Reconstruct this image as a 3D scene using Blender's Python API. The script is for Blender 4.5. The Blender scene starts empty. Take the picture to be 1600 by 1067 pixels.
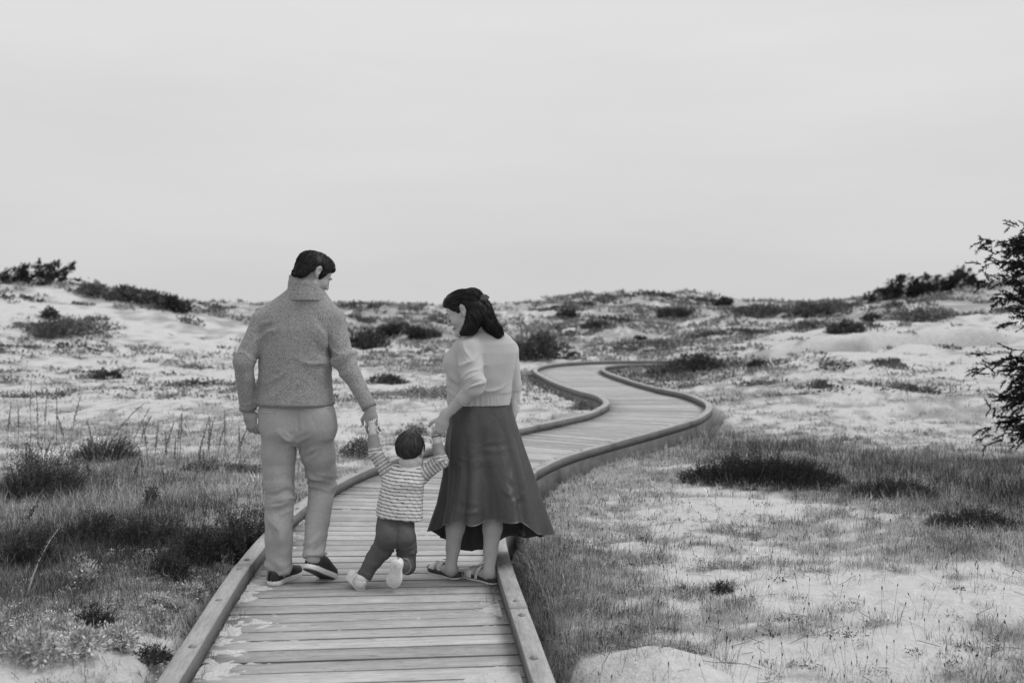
import bpy, math, random
import numpy as np
random.seed(7)
rng = np.random.default_rng(11)
scene = bpy.context.scene
COL = scene.collection
R = math.radians
# ------------------------------------------------------------------ camera
F = 1650.0                       # focal length in pixels of the 1600 px wide photograph
CAMZ = 1.45
HOR = 470.0
cam_d = bpy.data.cameras.new("camera")
cam = bpy.data.objects.new("camera", cam_d)
COL.objects.link(cam)
cam.location = (0, 0, CAMZ)
PITCH = math.atan((533.5 - HOR) / F)
cam.rotation_euler = (math.pi / 2 - PITCH, 0, 0)
cam_d.sensor_width = 36.0
cam_d.lens = 36.0 * F / 1600.0
cam_d.clip_start = 0.05
cam_d.clip_end = 3000
cam_d.dof.use_dof = True
cam_d.dof.focus_distance = 5.45
cam_d.dof.aperture_fstop = 2.4
scene.camera = cam
# ------------------------------------------------------------------ sky and sun (overcast, black-and-white film)
SUN_EL, SUN_AZ = 52.0, 98.0     # azimuth from +Y towards +X
world = bpy.data.worlds.new("World")
scene.world = world
world.use_nodes = True
nt = world.node_tree
nt.nodes.clear()
wo = nt.nodes.new('ShaderNodeOutputWorld')
bg = nt.nodes.new('ShaderNodeBackground')
sky = nt.nodes.new('ShaderNodeTexSky')
sky.sky_type = 'NISHITA'
sky.sun_disc = False
sky.sun_elevation = R(SUN_EL)
sky.sun_rotation = R(SUN_AZ)
sky.air_density = 2.0
sky.dust_density = 6.0
bw = nt.nodes.new('ShaderNodeRGBToBW')
nt.links.new(sky.outputs[0], bw.inputs[0])
tc = nt.nodes.new('ShaderNodeTexCoord')
mp = nt.nodes.new('ShaderNodeMapping')
mp.inputs['Scale'].default_value = (1.3, 1.3, 7.0)
nt.links.new(tc.outputs['Generated'], mp.inputs['Vector'])
nz = nt.nodes.new('ShaderNodeTexNoise')
nz.inputs['Scale'].default_value = 1.6
nz.inputs['Detail'].default_value = 5
nz.inputs['Roughness'].default_value = 0.5
nt.links.new(mp.outputs[0], nz.inputs['Vector'])
cr = nt.nodes.new('ShaderNodeMapRange')
cr.inputs['From Min'].default_value = 0.3
cr.inputs['From Max'].default_value = 0.7
cr.inputs['To Min'].default_value = 6.65
cr.inputs['To Max'].default_value = 7.35
nt.links.new(nz.outputs['Fac'], cr.inputs['Value'])
sx = nt.nodes.new('ShaderNodeSeparateXYZ')           # overcast decks brighten gently from the horizon to the zenith
nt.links.new(tc.outputs['Generated'], sx.inputs[0])
zr = nt.nodes.new('ShaderNodeMapRange')
for k_, v_ in (('From Min', 0.0), ('From Max', 1.0), ('To Min', 0.95), ('To Max', 1.45)):
    zr.inputs[k_].default_value = v_
nt.links.new(sx.outputs['Z'], zr.inputs['Value'])
ml = nt.nodes.new('ShaderNodeMath')
ml.operation = 'MULTIPLY'
nt.links.new(cr.outputs[0], ml.inputs[0])
nt.links.new(zr.outputs[0], ml.inputs[1])
mx = nt.nodes.new('ShaderNodeMix')        # a thick cloud deck in front of the clear sky
mx.data_type = 'FLOAT'
mx.inputs[0].default_value = 0.96
nt.links.new(bw.outputs[0], mx.inputs[2])
nt.links.new(ml.outputs[0], mx.inputs[3])
nt.links.new(mx.outputs[0], bg.inputs['Color'])
bg.inputs['Strength'].default_value = 0.1
nt.links.new(bg.outputs[0], wo.inputs['Surface'])
sun_d = bpy.data.lights.new("sun", 'SUN')
sun_d.energy = 1.5
sun_d.angle = R(24)
sun_d.color = (1.0, 1.0, 1.0)
sun = bpy.data.objects.new("sun", sun_d)
COL.objects.link(sun)
from mathutils import Vector, Matrix
_el, _az = R(SUN_EL), R(SUN_AZ)
sdir = Vector((math.sin(_az) * math.cos(_el), math.cos(_az) * math.cos(_el), math.sin(_el)))
sun.location = (0, 0, 30)
sun.rotation_euler = sdir.to_track_quat('Z', 'Y').to_euler()
scene.view_settings.view_transform = 'Standard'
scene.view_settings.look = 'None'
scene.view_settings.exposure = 0.0
scene.view_settings.gamma = 1.0
scene.render.engine = 'CYCLES'
# ------------------------------------------------------------------ helpers
_sp, _cp = math.sin(PITCH), math.cos(PITCH)
def ray(px, py):
    a, b = (px - 800) / F, (533.5 - py) / F
    return np.array([a, b * _sp + _cp, b * _cp - _sp])
def P(px, py, Y):                # the world point at forward distance Y that the photograph shows at px, py
    d = ray(px, py)
    return np.array([0, 0, CAMZ]) + d * (Y / d[1])
def G(px, py, z=0.0):            # the point at height z
    d = ray(px, py)
    t = (z - CAMZ) / d[2]
    return np.array([0, 0, CAMZ]) + d * t
def nrm(v):
    v = np.asarray(v, float)
    return v / (np.linalg.norm(v) + 1e-12)
def sstep(a, b, x):
    t = np.clip((x - a) / (b - a), 0, 1)
    return t * t * (3 - 2 * t)
def _hash(ix, iy, iz, seed):
    h = (ix.astype(np.int64) * 374761393 + iy.astype(np.int64) * 668265263 + iz.astype(np.int64) * 2147483647 + seed * 974711) & 0xFFFFFFFF
    h = ((h ^ (h >> 13)) * 1274126177) & 0xFFFFFFFF
    h = (h ^ (h >> 16)) & 0xFFFFFFFF
    h = (h * 2246822519) & 0xFFFFFFFF
    return ((h ^ (h >> 15)) & 0xFFFFFF) / float(0xFFFFFF)
def vnoise(x, y, z=None, seed=0):
    x = np.asarray(x, float); y = np.asarray(y, float)
    z = np.zeros_like(x) if z is None else np.asarray(z, float)
    ix, iy, iz = np.floor(x), np.floor(y), np.floor(z)
    fx, fy, fz = x - ix, y - iy, z - iz
    fx, fy, fz = [f * f * (3 - 2 * f) for f in (fx, fy, fz)]
    r = 0
    for dx in (0, 1):
        for dy in (0, 1):
            for dz in (0, 1):
                w = (fx if dx else 1 - fx) * (fy if dy else 1 - fy) * (fz if dz else 1 - fz)
                r = r + w * _hash(ix + dx, iy + dy, iz + dz, seed)
    return r
def fbm(x, y, z=None, seed=0, octaves=4):
    r, a, t = 0, 1.0, 0
    for o in range(octaves):
        k = 2.03 ** o
        r = r + a * vnoise(x * k + 17.3 * o, y * k - 9.1 * o, None if z is None else z * k, seed + o)
        t += a
        a *= 0.5
    return r / t
# ---- materials: all greys, the photograph is black and white
MATS = {}
def new_mat(name):
    m = bpy.data.materials.new(name)
    m.use_nodes = True
    n = m.node_tree
    b = n.nodes['Principled BSDF']
    MATS[name] = m
    return m, n, b
def N(n, kind, **kw):
    x = n.nodes.new(kind)
    for k, v in kw.items():
        if k in x.inputs:
            x.inputs[k].default_value = v
        else:
            setattr(x, k, v)
    return x
def ramp(n, src, a, b, lo, hi):
    r = N(n, 'ShaderNodeMapRange')
    for k, v in (('From Min', a), ('From Max', b), ('To Min', lo), ('To Max', hi)):
        r.inputs[k].default_value = v
    n.links.new(src, r.inputs['Value'])
    return r.outputs[0]
def mathn(n, op, a, b=None):
    r = N(n, 'ShaderNodeMath', operation=op)
    for i, v in enumerate((a, b)):
        if v is None: continue
        if isinstance(v, (int, float)): r.inputs[i].default_value = v
        else: n.links.new(v, r.inputs[i])
    return r.outputs[0]
def noise_node(n, scale, detail=4, rough=0.55, vec=None, stretch=None, coord='Object'):
    t = N(n, 'ShaderNodeTexCoord')
    src = t.outputs[coord] if vec is None else vec
    if stretch is not None:
        m = N(n, 'ShaderNodeMapping')
        m.inputs['Scale'].default_value = stretch
        n.links.new(src, m.inputs['Vector'])
        src = m.outputs[0]
    x = N(n, 'ShaderNodeTexNoise', Scale=scale, Detail=detail, Roughness=rough)
    n.links.new(src, x.inputs['Vector'])
    return x.outputs['Fac']
def bump(n, b, height, strength, dist):
    x = N(n, 'ShaderNodeBump', Strength=strength, Distance=dist)
    n.links.new(height, x.inputs['Height'])
    n.links.new(x.outputs[0], b.inputs['Normal'])
def simple_mat(name, lo, hi, rough=0.8, scale=8, detail=5, bumps=None, spec=0.3, stretch=None, sheen=0.0):
    m, n, b = new_mat(name)
    f = noise_node(n, scale, detail, stretch=stretch)
    v = ramp(n, f, 0.3, 0.7, lo, hi)
    n.links.new(v, b.inputs['Base Color'])
    b.inputs['Roughness'].default_value = rough
    b.inputs['Specular IOR Level'].default_value = spec
    if sheen:
        b.inputs['Sheen Weight'].default_value = sheen
        b.inputs['Sheen Roughness'].default_value = 0.6
    if bumps:
        f2 = noise_node(n, bumps[0], 4, stretch=stretch)
        bump(n, b, f2, bumps[1], bumps[2])
    return m
def tone_mat(name, rough=0.75, transl=0.0, lo=0.0, hi=1.0, var=0.25, spec=0.2):
    """plant material: the grey of each leaf is stored per leaf in the mesh"""
    m, n, b = new_mat(name)
    a = N(n, 'ShaderNodeAttribute', attribute_name='tone')
    f = noise_node(n, 9.0, 3)
    k = ramp(n, f, 0.3, 0.7, 1 - var, 1 + var)
    v = mathn(n, 'MULTIPLY', a.outputs['Fac'], k)
    n.links.new(v, b.inputs['Base Color'])
    b.inputs['Roughness'].default_value = rough
    b.inputs['Specular IOR Level'].default_value = spec
    if transl:
        tr = N(n, 'ShaderNodeBsdfTranslucent')
        n.links.new(v, tr.inputs['Color'])
        ms = N(n, 'ShaderNodeMixShader', Fac=transl)
        out = n.nodes['Material Output']
        n.links.new(b.outputs[0], ms.inputs[1])
        n.links.new(tr.outputs[0], ms.inputs[2])
        n.links.new(ms.outputs[0], out.inputs['Surface'])
    return m
# ---- meshes
def mk_mesh(name, V, faces, smooth=False, attrs=None, uv=None, midx=None):
    """faces: list of int arrays (n,3) or (n,4)"""
    me = bpy.data.meshes.new(name)
    V = np.ascontiguousarray(V, np.float32)
    faces = [np.asarray(f, np.int32) for f in faces if len(f)]
    me.vertices.add(len(V))
    me.vertices.foreach_set('co', V.ravel())
    loops = np.concatenate([f.ravel() for f in faces])
    tot = np.concatenate([np.full(len(f), f.shape[1], np.int32) for f in faces])
    start = np.concatenate([[0], np.cumsum(tot)[:-1]]).astype(np.int32)
    me.loops.add(len(loops))
    me.loops.foreach_set('vertex_index', loops)
    me.polygons.add(len(tot))
    me.polygons.foreach_set('loop_start', start)
    me.polygons.foreach_set('loop_total', tot)
    if smooth:
        me.polygons.foreach_set('use_smooth', np.ones(len(tot), bool))
    if midx is not None:
        me.polygons.foreach_set('material_index', np.ascontiguousarray(midx, np.int32))
    me.update(calc_edges=True)
    if attrs:
        for k, a in attrs.items():
            at = me.attributes.new(k, 'FLOAT', 'POINT')
            at.data.foreach_set('value', np.ascontiguousarray(a, np.float32))
    if uv is not None:
        l = me.uv_layers.new(name='UVMap')
        l.data.foreach_set('uv', np.ascontiguousarray(uv[loops], np.float32).ravel())
    return me
def obj(name, me, mat=None, parent=None, label=None, cat=None, group=None, kind=None, loc=None):
    o = bpy.data.objects.new(name, me)
    COL.objects.link(o)
    if mat is not None and len(me.materials) == 0:
        me.materials.append(MATS[mat] if isinstance(mat, str) else mat)
    if parent is not None: o.parent = parent
    if loc is not None: o.location = loc
    if label: o['label'] = label
    if cat: o['category'] = cat
    if group: o['group'] = group
    if kind: o['kind'] = kind
    return o
def empty(name, loc, label, cat, group=None):
    o = bpy.data.objects.new(name, None)
    COL.objects.link(o)
    o.empty_display_size = 0.1
    o.location = loc
    o['label'] = label; o['category'] = cat
    if group: o['group'] = group
    return o
def tube(pts, rad, seg=8, caps=True):
    """tube along points; returns V, quads, tris"""
    pts = np.asarray(pts, float)
    n = len(pts)
    rad = np.broadcast_to(rad, (n,))
    tan = np.gradient(pts, axis=0)
    tan /= np.linalg.norm(tan, axis=1)[:, None] + 1e-9
    ref = np.array([0.13, 0.21, 1.0]) if abs(tan[0][2]) < 0.9 else np.array([1.0, 0.1, 0])
    V = []
    a = np.linspace(0, 2 * np.pi, seg, endpoint=False)
    for i in range(n):
        u = nrm(np.cross(tan[i], ref)); v = np.cross(tan[i], u)
        ref = ref if abs(np.dot(tan[i], nrm(ref))) < 0.95 else u
        V.append(pts[i] + rad[i] * (np.cos(a)[:, None] * u + np.sin(a)[:, None] * v))
    V = np.concatenate(V)
    q = []
    for i in range(n - 1):
        for j in range(seg):
            k = (j + 1) % seg
            q.append((i * seg + j, i * seg + k, (i + 1) * seg + k, (i + 1) * seg + j))
    t = []
    if caps:
        V = np.concatenate([V, pts[:1], pts[-1:]])
        for j in range(seg):
            k = (j + 1) % seg
            t.append((len(V) - 2, k, j))
            t.append((len(V) - 1, (n - 1) * seg + j, (n - 1) * seg + k))
    return V, np.array(q), np.array(t).reshape(-1, 3)
class Bag:
    """collects pieces of one mesh"""
    def __init__(s): s.V = []; s.q = []; s.t = []; s.a = []; s.n = 0
    def add(s, V, q=None, t=None, tone=None):
        V = np.asarray(V, float)
        if q is not None and len(q): s.q.append(np.asarray(q) + s.n)
        if t is not None and len(t): s.t.append(np.asarray(t) + s.n)
        s.V.append(V); s.n += len(V)
        s.a.append(np.broadcast_to(0.1 if tone is None else tone, (len(V),)))
    def mesh(s, name, smooth=False):
        fs = []
        if s.q: fs.append(np.concatenate(s.q))
        if s.t: fs.append(np.concatenate(s.t))
        return mk_mesh(name, np.concatenate(s.V), fs, smooth, {'tone': np.concatenate(s.a)})
# ------------------------------------------------------------------ boardwalk centre line
CTRL = np.array([(-.22, -3.0), (-.30, 0.0), (-.40, 2.0), (-.585, 4.0), (-.735, 5.67), (-.75, 6.9), (-.64, 8.0), (-.40, 8.95), (-.05, 9.8),
                 (.5, 10.75), (1.12, 11.8), (1.6, 12.75), (1.93, 14.0), (1.92, 15.3), (1.68, 16.3), (1.43, 17.7), (1.25, 19.2),
                 (1.13, 20.8), (1.32, 22.3), (1.95, 23.3), (2.8, 23.6), (4.5, 23.5), (7, 23.2), (10, 23.4)])
def catmull(c, per=24):
    out = []
    c = np.vstack([2 * c[0] - c[1], c, 2 * c[-1] - c[-2]])
    for i in range(1, len(c) - 2):
        p0, p1, p2, p3 = c[i - 1], c[i], c[i + 1], c[i + 2]
        t = np.linspace(0, 1, per, endpoint=False)[:, None]
        out.append(0.5 * (2 * p1 + (p2 - p0) * t + (2 * p0 - 5 * p1 + 4 * p2 - p3) * t ** 2 + (3 * p1 - p0 - 3 * p2 + p3) * t ** 3))
    return np.vstack(out + [c[-2:-1]])
_pl = catmull(CTRL)
_sl = np.concatenate([[0], np.cumsum(np.linalg.norm(np.diff(_pl, axis=0), axis=1))])
SLEN = _sl[-1]
_pg = np.gradient(_pl, _sl, axis=0)
_ker = np.ones(9) / 9
for _k in range(2):
    _pg[:, _k] = np.convolve(np.pad(_pg[:, _k], 4, mode='edge'), _ker, 'valid')
_pg /= np.linalg.norm(_pg, axis=1)[:, None]
def path_c(s):
    return np.stack([np.interp(s, _sl, _pl[:, 0]), np.interp(s, _sl, _pl[:, 1])], -1)
def path_t(s):
    t = np.stack([np.interp(s, _sl, _pg[:, 0]), np.interp(s, _sl, _pg[:, 1])], -1)
    return t / np.linalg.norm(t, axis=-1, keepdims=True)
def path_pt(s, off, z=0.0):      # off > 0: to the right of the walk
    c, t = path_c(s), path_t(s)
    n = np.stack([t[..., 1], -t[..., 0]], -1)
    q = c + n * np.asarray(off)[..., None]
    return np.concatenate([q, np.broadcast_to(z, q.shape[:-1])[..., None]], -1)
def path_dist(x, y):             # signed distance to the centre line and arc length there
    x = np.asarray(x, float); y = np.asarray(y, float)
    sh = x.shape
    x = x.ravel(); y = y.ravel()
    best = np.full(x.shape, 99.0); sb = np.zeros(x.shape); arg = np.zeros(x.shape)
    near = (np.abs(y - 10) < 16) & (np.abs(x - 3) < 9)
    idx = np.nonzero(near)[0]
    pl = _pl[::4]; pt = _pg[::4]; ps = _sl[::4]
    for ch in np.array_split(idx, max(1, len(idx) // 20000)):
        if not len(ch): continue
        dx = x[ch, None] - pl[None, :, 0]; dy = y[ch, None] - pl[None, :, 1]
        d2 = dx * dx + dy * dy
        k = d2.argmin(1)
        r = np.arange(len(ch))
        sg = np.sign(dx[r, k] * pt[k, 1] - dy[r, k] * pt[k, 0])
        best[ch] = np.sqrt(d2[r, k]); sb[ch] = sg; arg[ch] = ps[k]
    return (best * np.where(sb == 0, 1, sb)).reshape(sh), arg.reshape(sh)
HW, KW, KH = 0.635, 0.082, 0.080          # half deck, kerb width, kerb height
# ------------------------------------------------------------------ terrain: height field through surveyed points
_pts = []
def zz(px, Y, z): _pts.append(((px - 800) / F * Y, Y, z))
def zp(px, Y, py):
    if Y >= 38 and (300 < px < 790 or 1150 <= px <= 1270): py += 6
    _pts.append(tuple(P(px, py, Y)))
for px in (-300, 0, 250, 420):
    zz(px, 3.0, 0.0); zz(px, 5.0, 0.0); zz(px, 7.5, .03)
for px in (-300, 0, 200): zz(px, 10, .03); zz(px, 14, .03); zz(px, 18, .03)
for px in (400, 600): zz(px, 10, -.02); zz(px, 15, 0); zz(px, 20, 0)
for px in (880, 1000, 1300, 1600, 1900):
    zz(px, 2.5, -.03); zz(px, 4.0, -.04); zz(px, 6.0, -.06)
for px in (950, 1200, 1600, 1900): zz(px, 8, -.07)
for px in (1100, 1300, 1600, 1900): zz(px, 10.5, -.06)
for px in (1150, 1400, 1700): zz(px, 13.5, -.06)
for px in (-1200, 2800): zz(px, 4, 0); zz(px, 8, 0); zz(px, 14, 0.2)
for x, y in ((-8, -8), (0, -8), (8, -8), (-4, -2), (4, -2), (-3, 1), (3, 1)): _pts.append((x, y, 0))
zz(800, 14, -.05); zz(850, 18, 0); zz(1000, 20, -.02); zz(1100, 17, -.05); zz(700, 20, 0); zz(800, 26, 0)
# left dune
zp(-250, 20, 575); zp(-250, 26, 490); zp(-250, 32, 420); zp(-250, 42, 430)
zp(0, 20, 588); zp(0, 24, 530); zp(0, 28, 482); zp(0, 33, 437); zp(0, 42, 450)
zp(60, 34, 440); zp(120, 33, 447)
zp(200, 20.5, 588); zp(200, 25, 535); zp(200, 30, 492); zp(200, 34, 468); zp(200, 44, 475)
zp(330, 20, 588); zp(330, 27, 540); zp(330, 33, 500); zp(330, 39, 474); zp(330, 52, 478)
zp(450, 28, 553); zp(450, 36, 515); zp(450, 46, 480); zp(450, 55, 474); zp(450, 75, 478)
zp(600, 32, 544); zp(600, 40, 512); zp(600, 48, 484); zp(600, 56, 470); zp(600, 80, 480)
zp(700, 36, 528); zp(700, 46, 502); zp(700, 56, 482); zp(700, 64, 477)
zp(780, 36, 536); zp(780, 46, 505); zp(780, 56, 486); zp(780, 66, 479); zp(780, 90, 484)
zp(850, 38, 534); zp(850, 48, 503); zp(850, 58, 479); zp(850, 66, 468); zp(850, 90, 478)
zp(1000, 32, 545); zp(1000, 42, 520); zp(1000, 52, 490); zp(1000, 60, 466); zp(1000, 66, 458); zp(1000, 90, 470)
zp(1110, 44, 517); zp(1110, 54, 488); zp(1110, 64, 463); zp(1110, 90, 472)
# right dune
zp(1150, 20, 582); zp(1150, 24, 560); zp(1150, 29, 540); zp(1150, 40, 520); zp(1170, 52, 492); zp(1170, 66, 473)
zp(1250, 16, 606); zp(1250, 20, 567); zp(1250, 24, 536); zp(1250, 28, 521); zp(1250, 34, 519); zp(1260, 44, 500); zp(1260, 56, 482); zp(1260, 70, 469); zp(1260, 95, 474)
zp(1400, 15, 615); zp(1400, 20, 560); zp(1400, 25, 520); zp(1400, 28, 507); zp(1400, 34, 506); zp(1400, 42, 480); zp(1400, 52, 462); zp(1400, 70, 466)
zp(1500, 42, 464); zp(1500, 50, 452)
zp(1600, 15, 615); zp(1600, 20, 560); zp(1600, 25, 515); zp(1600, 29, 492); zp(1600, 36, 484); zp(1600, 46, 446); zp(1600, 60, 450)
zp(1900, 14, 600); zp(1900, 20, 540); zp(1900, 28, 480); zp(1900, 40, 440); zp(1900, 56, 440)
for x in (-150, -70, 0, 70, 150):
    _pts.append((x, 130, .6)); _pts.append((x, 220, -1.0)); _pts.append((x, 420, -6)); 
    if abs(x) > 60: _pts.append((x, 10, .8)); _pts.append((x, 60, 1.0))
_pts.append((-45, 30, 2)); _pts.append((45, 30, 1.8)); _pts.append((-30, -40, 0)); _pts.append((30, -40, 0))
_pts = np.array(_pts)
def _kern(r): return np.sqrt(r * r + 0.8 ** 2)
_A = _kern(np.linalg.norm(_pts[:, None, :2] - _pts[None, :, :2], axis=2))
_n = len(_pts)
_M = np.zeros((_n + 1, _n + 1)); _M[:_n, :_n] = _A + np.eye(_n) * -0.02; _M[:_n, _n] = 1; _M[_n, :_n] = 1
_W = np.linalg.solve(_M, np.concatenate([_pts[:, 2], [0]]))
def base_h(x, y):
    x = np.asarray(x, float); y = np.asarray(y, float)
    out = np.full(x.size, _W[-1]); xf = x.ravel(); yf = y.ravel()
    for ch in np.array_split(np.arange(x.size), max(1, x.size // 30000)):
        out[ch] += _kern(np.hypot(xf[ch, None] - _pts[None, :, 0], yf[ch, None] - _pts[None, :, 1])) @ _W[:-1]
    return out.reshape(x.shape)
# heaps of bare sand in the foreground: x, y, rx, ry, height
HEAPS = []
for px, py, rx, ry, h in ((965, 1040, .40, .30, .14), (1010, 1085, .5, .25, .12), (150, 1035, .45, .22, .10), (40, 1060, .4, .22, .09), (225, 1010, .22, .2, .07),
                          (700, 800, .1, .1, 0), (20, 725, .5, .25, .10), (1330, 1000, .5, .25, .05), (1500, 930, .5, .3, .05)):
    g = G(px, py); HEAPS.append((g[0], g[1], rx, ry, h))
def ground_raw(x, y, pd=None):
    z = base_h(x, y)
    far = sstep(6, 40, y)
    z = z + (fbm(x * 1.1, y * 1.1, seed=3) - .5) * (0.14 + 0.25 * far) + (fbm(x * 5, y * 5, seed=5, octaves=3) - .5) * (0.05 + .06 * far)
    z = z + (fbm(x * .28, y * .28, seed=9, octaves=3) - .5) * 0.9 * sstep(20, 40, y) * sstep(90, 60, y)
    for hx, hy, rx, ry, h in HEAPS:
        z = z + h * np.exp(-((x - hx) / rx) ** 2 - ((y - hy) / ry) ** 2)
    if pd is None: pd, _ = path_dist(x, y)
    a = np.abs(pd)
    under = sstep(1.25, .80, a)
    z = z * (1 - under) + np.minimum(z, np.where(pd < 0, -.045, -.05)) * under
    deep = sstep(.86, .76, a)
    return z - deep * 0.30
# ------------------------------------------------------------------ where the plants grow
def blob(x, y, px, py, rx, ry, z=0.0):
    g = G(px, py, z)
    return np.exp(-((x - g[0]) / rx) ** 2 - ((y - g[1]) / ry) ** 2)
def cover(x, y, pd=None):
    """0..1 share of ground covered by plants"""
    if pd is None: pd, _ = path_dist(x, y)
    T = np.full(np.shape(x), .50)
    left = sstep(.0, -.6, pd) * sstep(10.5, 8.0, y)
    T = T - .16 * left
    T = T - .20 * sstep(1.9, .75, pd) * (pd > 0) * sstep(3.6, 4.4, y) * sstep(14, 12, y)     # fringe along the right kerb
    T = T - .42 * np.maximum.reduce([blob(x, y, 1200, 728, 1.0, .8, -.2), blob(x, y, 1380, 760, 1.2, 1.0, -.2), blob(x, y, 1560, 800, 1.3, 1.3, -.2), blob(x, y, 1750, 800, 1.6, 1.6, -.2)])
    T = T - .025 * sstep(1.5, 2.6, pd) * sstep(8, 6.5, y)
    T = T + .06 * sstep(16, 19, y) * sstep(-1.5, -4, x) * sstep(34, 30, y)
    T = T + .07 * sstep(14.5, 17, y) * sstep(4.2, 5.5, x) * sstep(31, 28, y)
    T = T - .07 * sstep(28, 36, y)
    T = T - .02 * sstep(12, 15, y)
    for hx, hy, rx, ry, h in HEAPS:
        if h: T = T + (.30 if hx > 0 else .16) * np.exp(-((x - hx) / rx) ** 2 - ((y - hy) / ry) ** 2)
    v = .28 * fbm(x * .6, y * .9, seed=21, octaves=3) + .32 * fbm(x * 2.6, y * 4.2, seed=22, octaves=3) + .40 * fbm(x * 7, y * 13, seed=23, octaves=3)
    return sstep(T - .06, T + .10, v), T
# ------------------------------------------------------------------ ground sheet
m, n, b = new_mat('sand')
a = N(n, 'ShaderNodeAttribute', attribute_name='veg')
f1 = noise_node(n, 2.2, 6, .62)
f2 = noise_node(n, 14.0, 5, .65)
f3 = noise_node(n, 90.0, 3, .6)
mixn = mathn(n, 'ADD', mathn(n, 'MULTIPLY', f1, .5), mathn(n, 'MULTIPLY', f2, .5))
fac = ramp(n, mathn(n, 'ADD', mathn(n, 'MULTIPLY', a.outputs['Fac'], .55), mixn), .62, 1.08, 0, 1)
bright = ramp(n, f2, .25, .75, .46, .63)
bright = mathn(n, 'MULTIPLY', bright, ramp(n, f3, .3, .7, .90, 1.06))
litter = ramp(n, f3, .3, .7, .20, .40)
mm = N(n, 'ShaderNodeMix', data_type='FLOAT')
n.links.new(fac, mm.inputs[0]); n.links.new(bright, mm.inputs[2]); n.links.new(litter, mm.inputs[3])
n.links.new(mm.outputs[0], b.inputs['Base Color'])
b.inputs['Roughness'].default_value = .95
b.inputs['Specular IOR Level'].default_value = .1
hh = mathn(n, 'ADD', mathn(n, 'MULTIPLY', f2, .7), mathn(n, 'MULTIPLY', f3, .25))
bump(n, b, hh, .8, .05)
def axis_pts(parts):
    out = []
    for a0, a1, st in parts:
        out.append(np.arange(a0, a1, st))
    return np.concatenate(out + [[parts[-1][1]]])
gx = axis_pts([(-900, -100, 100), (-100, -40, 12), (-40, -16, 1.2), (-16, -6, .22), (-6, 6, .085), (6, 16, .22), (16, 40, 1.2), (40, 100, 12), (100, 900, 100)])
gy = axis_pts([(-300, -20, 40), (-20, -2, 2), (-2, 2.5, .3), (2.5, 12, .075), (12, 26, .16), (26, 70, .42), (70, 130, 3), (130, 400, 30), (400, 2000, 200)])
GX, GY = np.meshgrid(gx, gy, indexing='ij')
PD, PS = path_dist(GX, GY)
GZ = ground_raw(GX, GY, PD)
CV, CT = cover(GX, GY, PD)
from bisect import bisect_right
def gz(x, y):
    """ground height by bilinear lookup"""
    x = np.asarray(x, float); y = np.asarray(y, float)
    i = np.clip(np.searchsorted(gx, x) - 1, 0, len(gx) - 2); j = np.clip(np.searchsorted(gy, y) - 1, 0, len(gy) - 2)
    fx = (x - gx[i]) / (gx[i + 1] - gx[i]); fy = (y - gy[j]) / (gy[j + 1] - gy[j])
    return GZ[i, j] * (1 - fx) * (1 - fy) + GZ[i + 1, j] * fx * (1 - fy) + GZ[i, j + 1] * (1 - fx) * fy + GZ[i + 1, j + 1] * fx * fy
nx_, ny_ = len(gx), len(gy)
ii, jj = np.meshgrid(np.arange(nx_ - 1), np.arange(ny_ - 1), indexing='ij')
q = np.stack([ii * ny_ + jj, (ii + 1) * ny_ + jj, (ii + 1) * ny_ + jj + 1, ii * ny_ + jj + 1], -1).reshape(-1, 4)
me = mk_mesh('sand_ground', np.stack([GX, GY, GZ], -1).reshape(-1, 3), [q], True, {'veg': CV.ravel()})
obj('sand_ground', me, 'sand', kind='structure')

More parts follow.
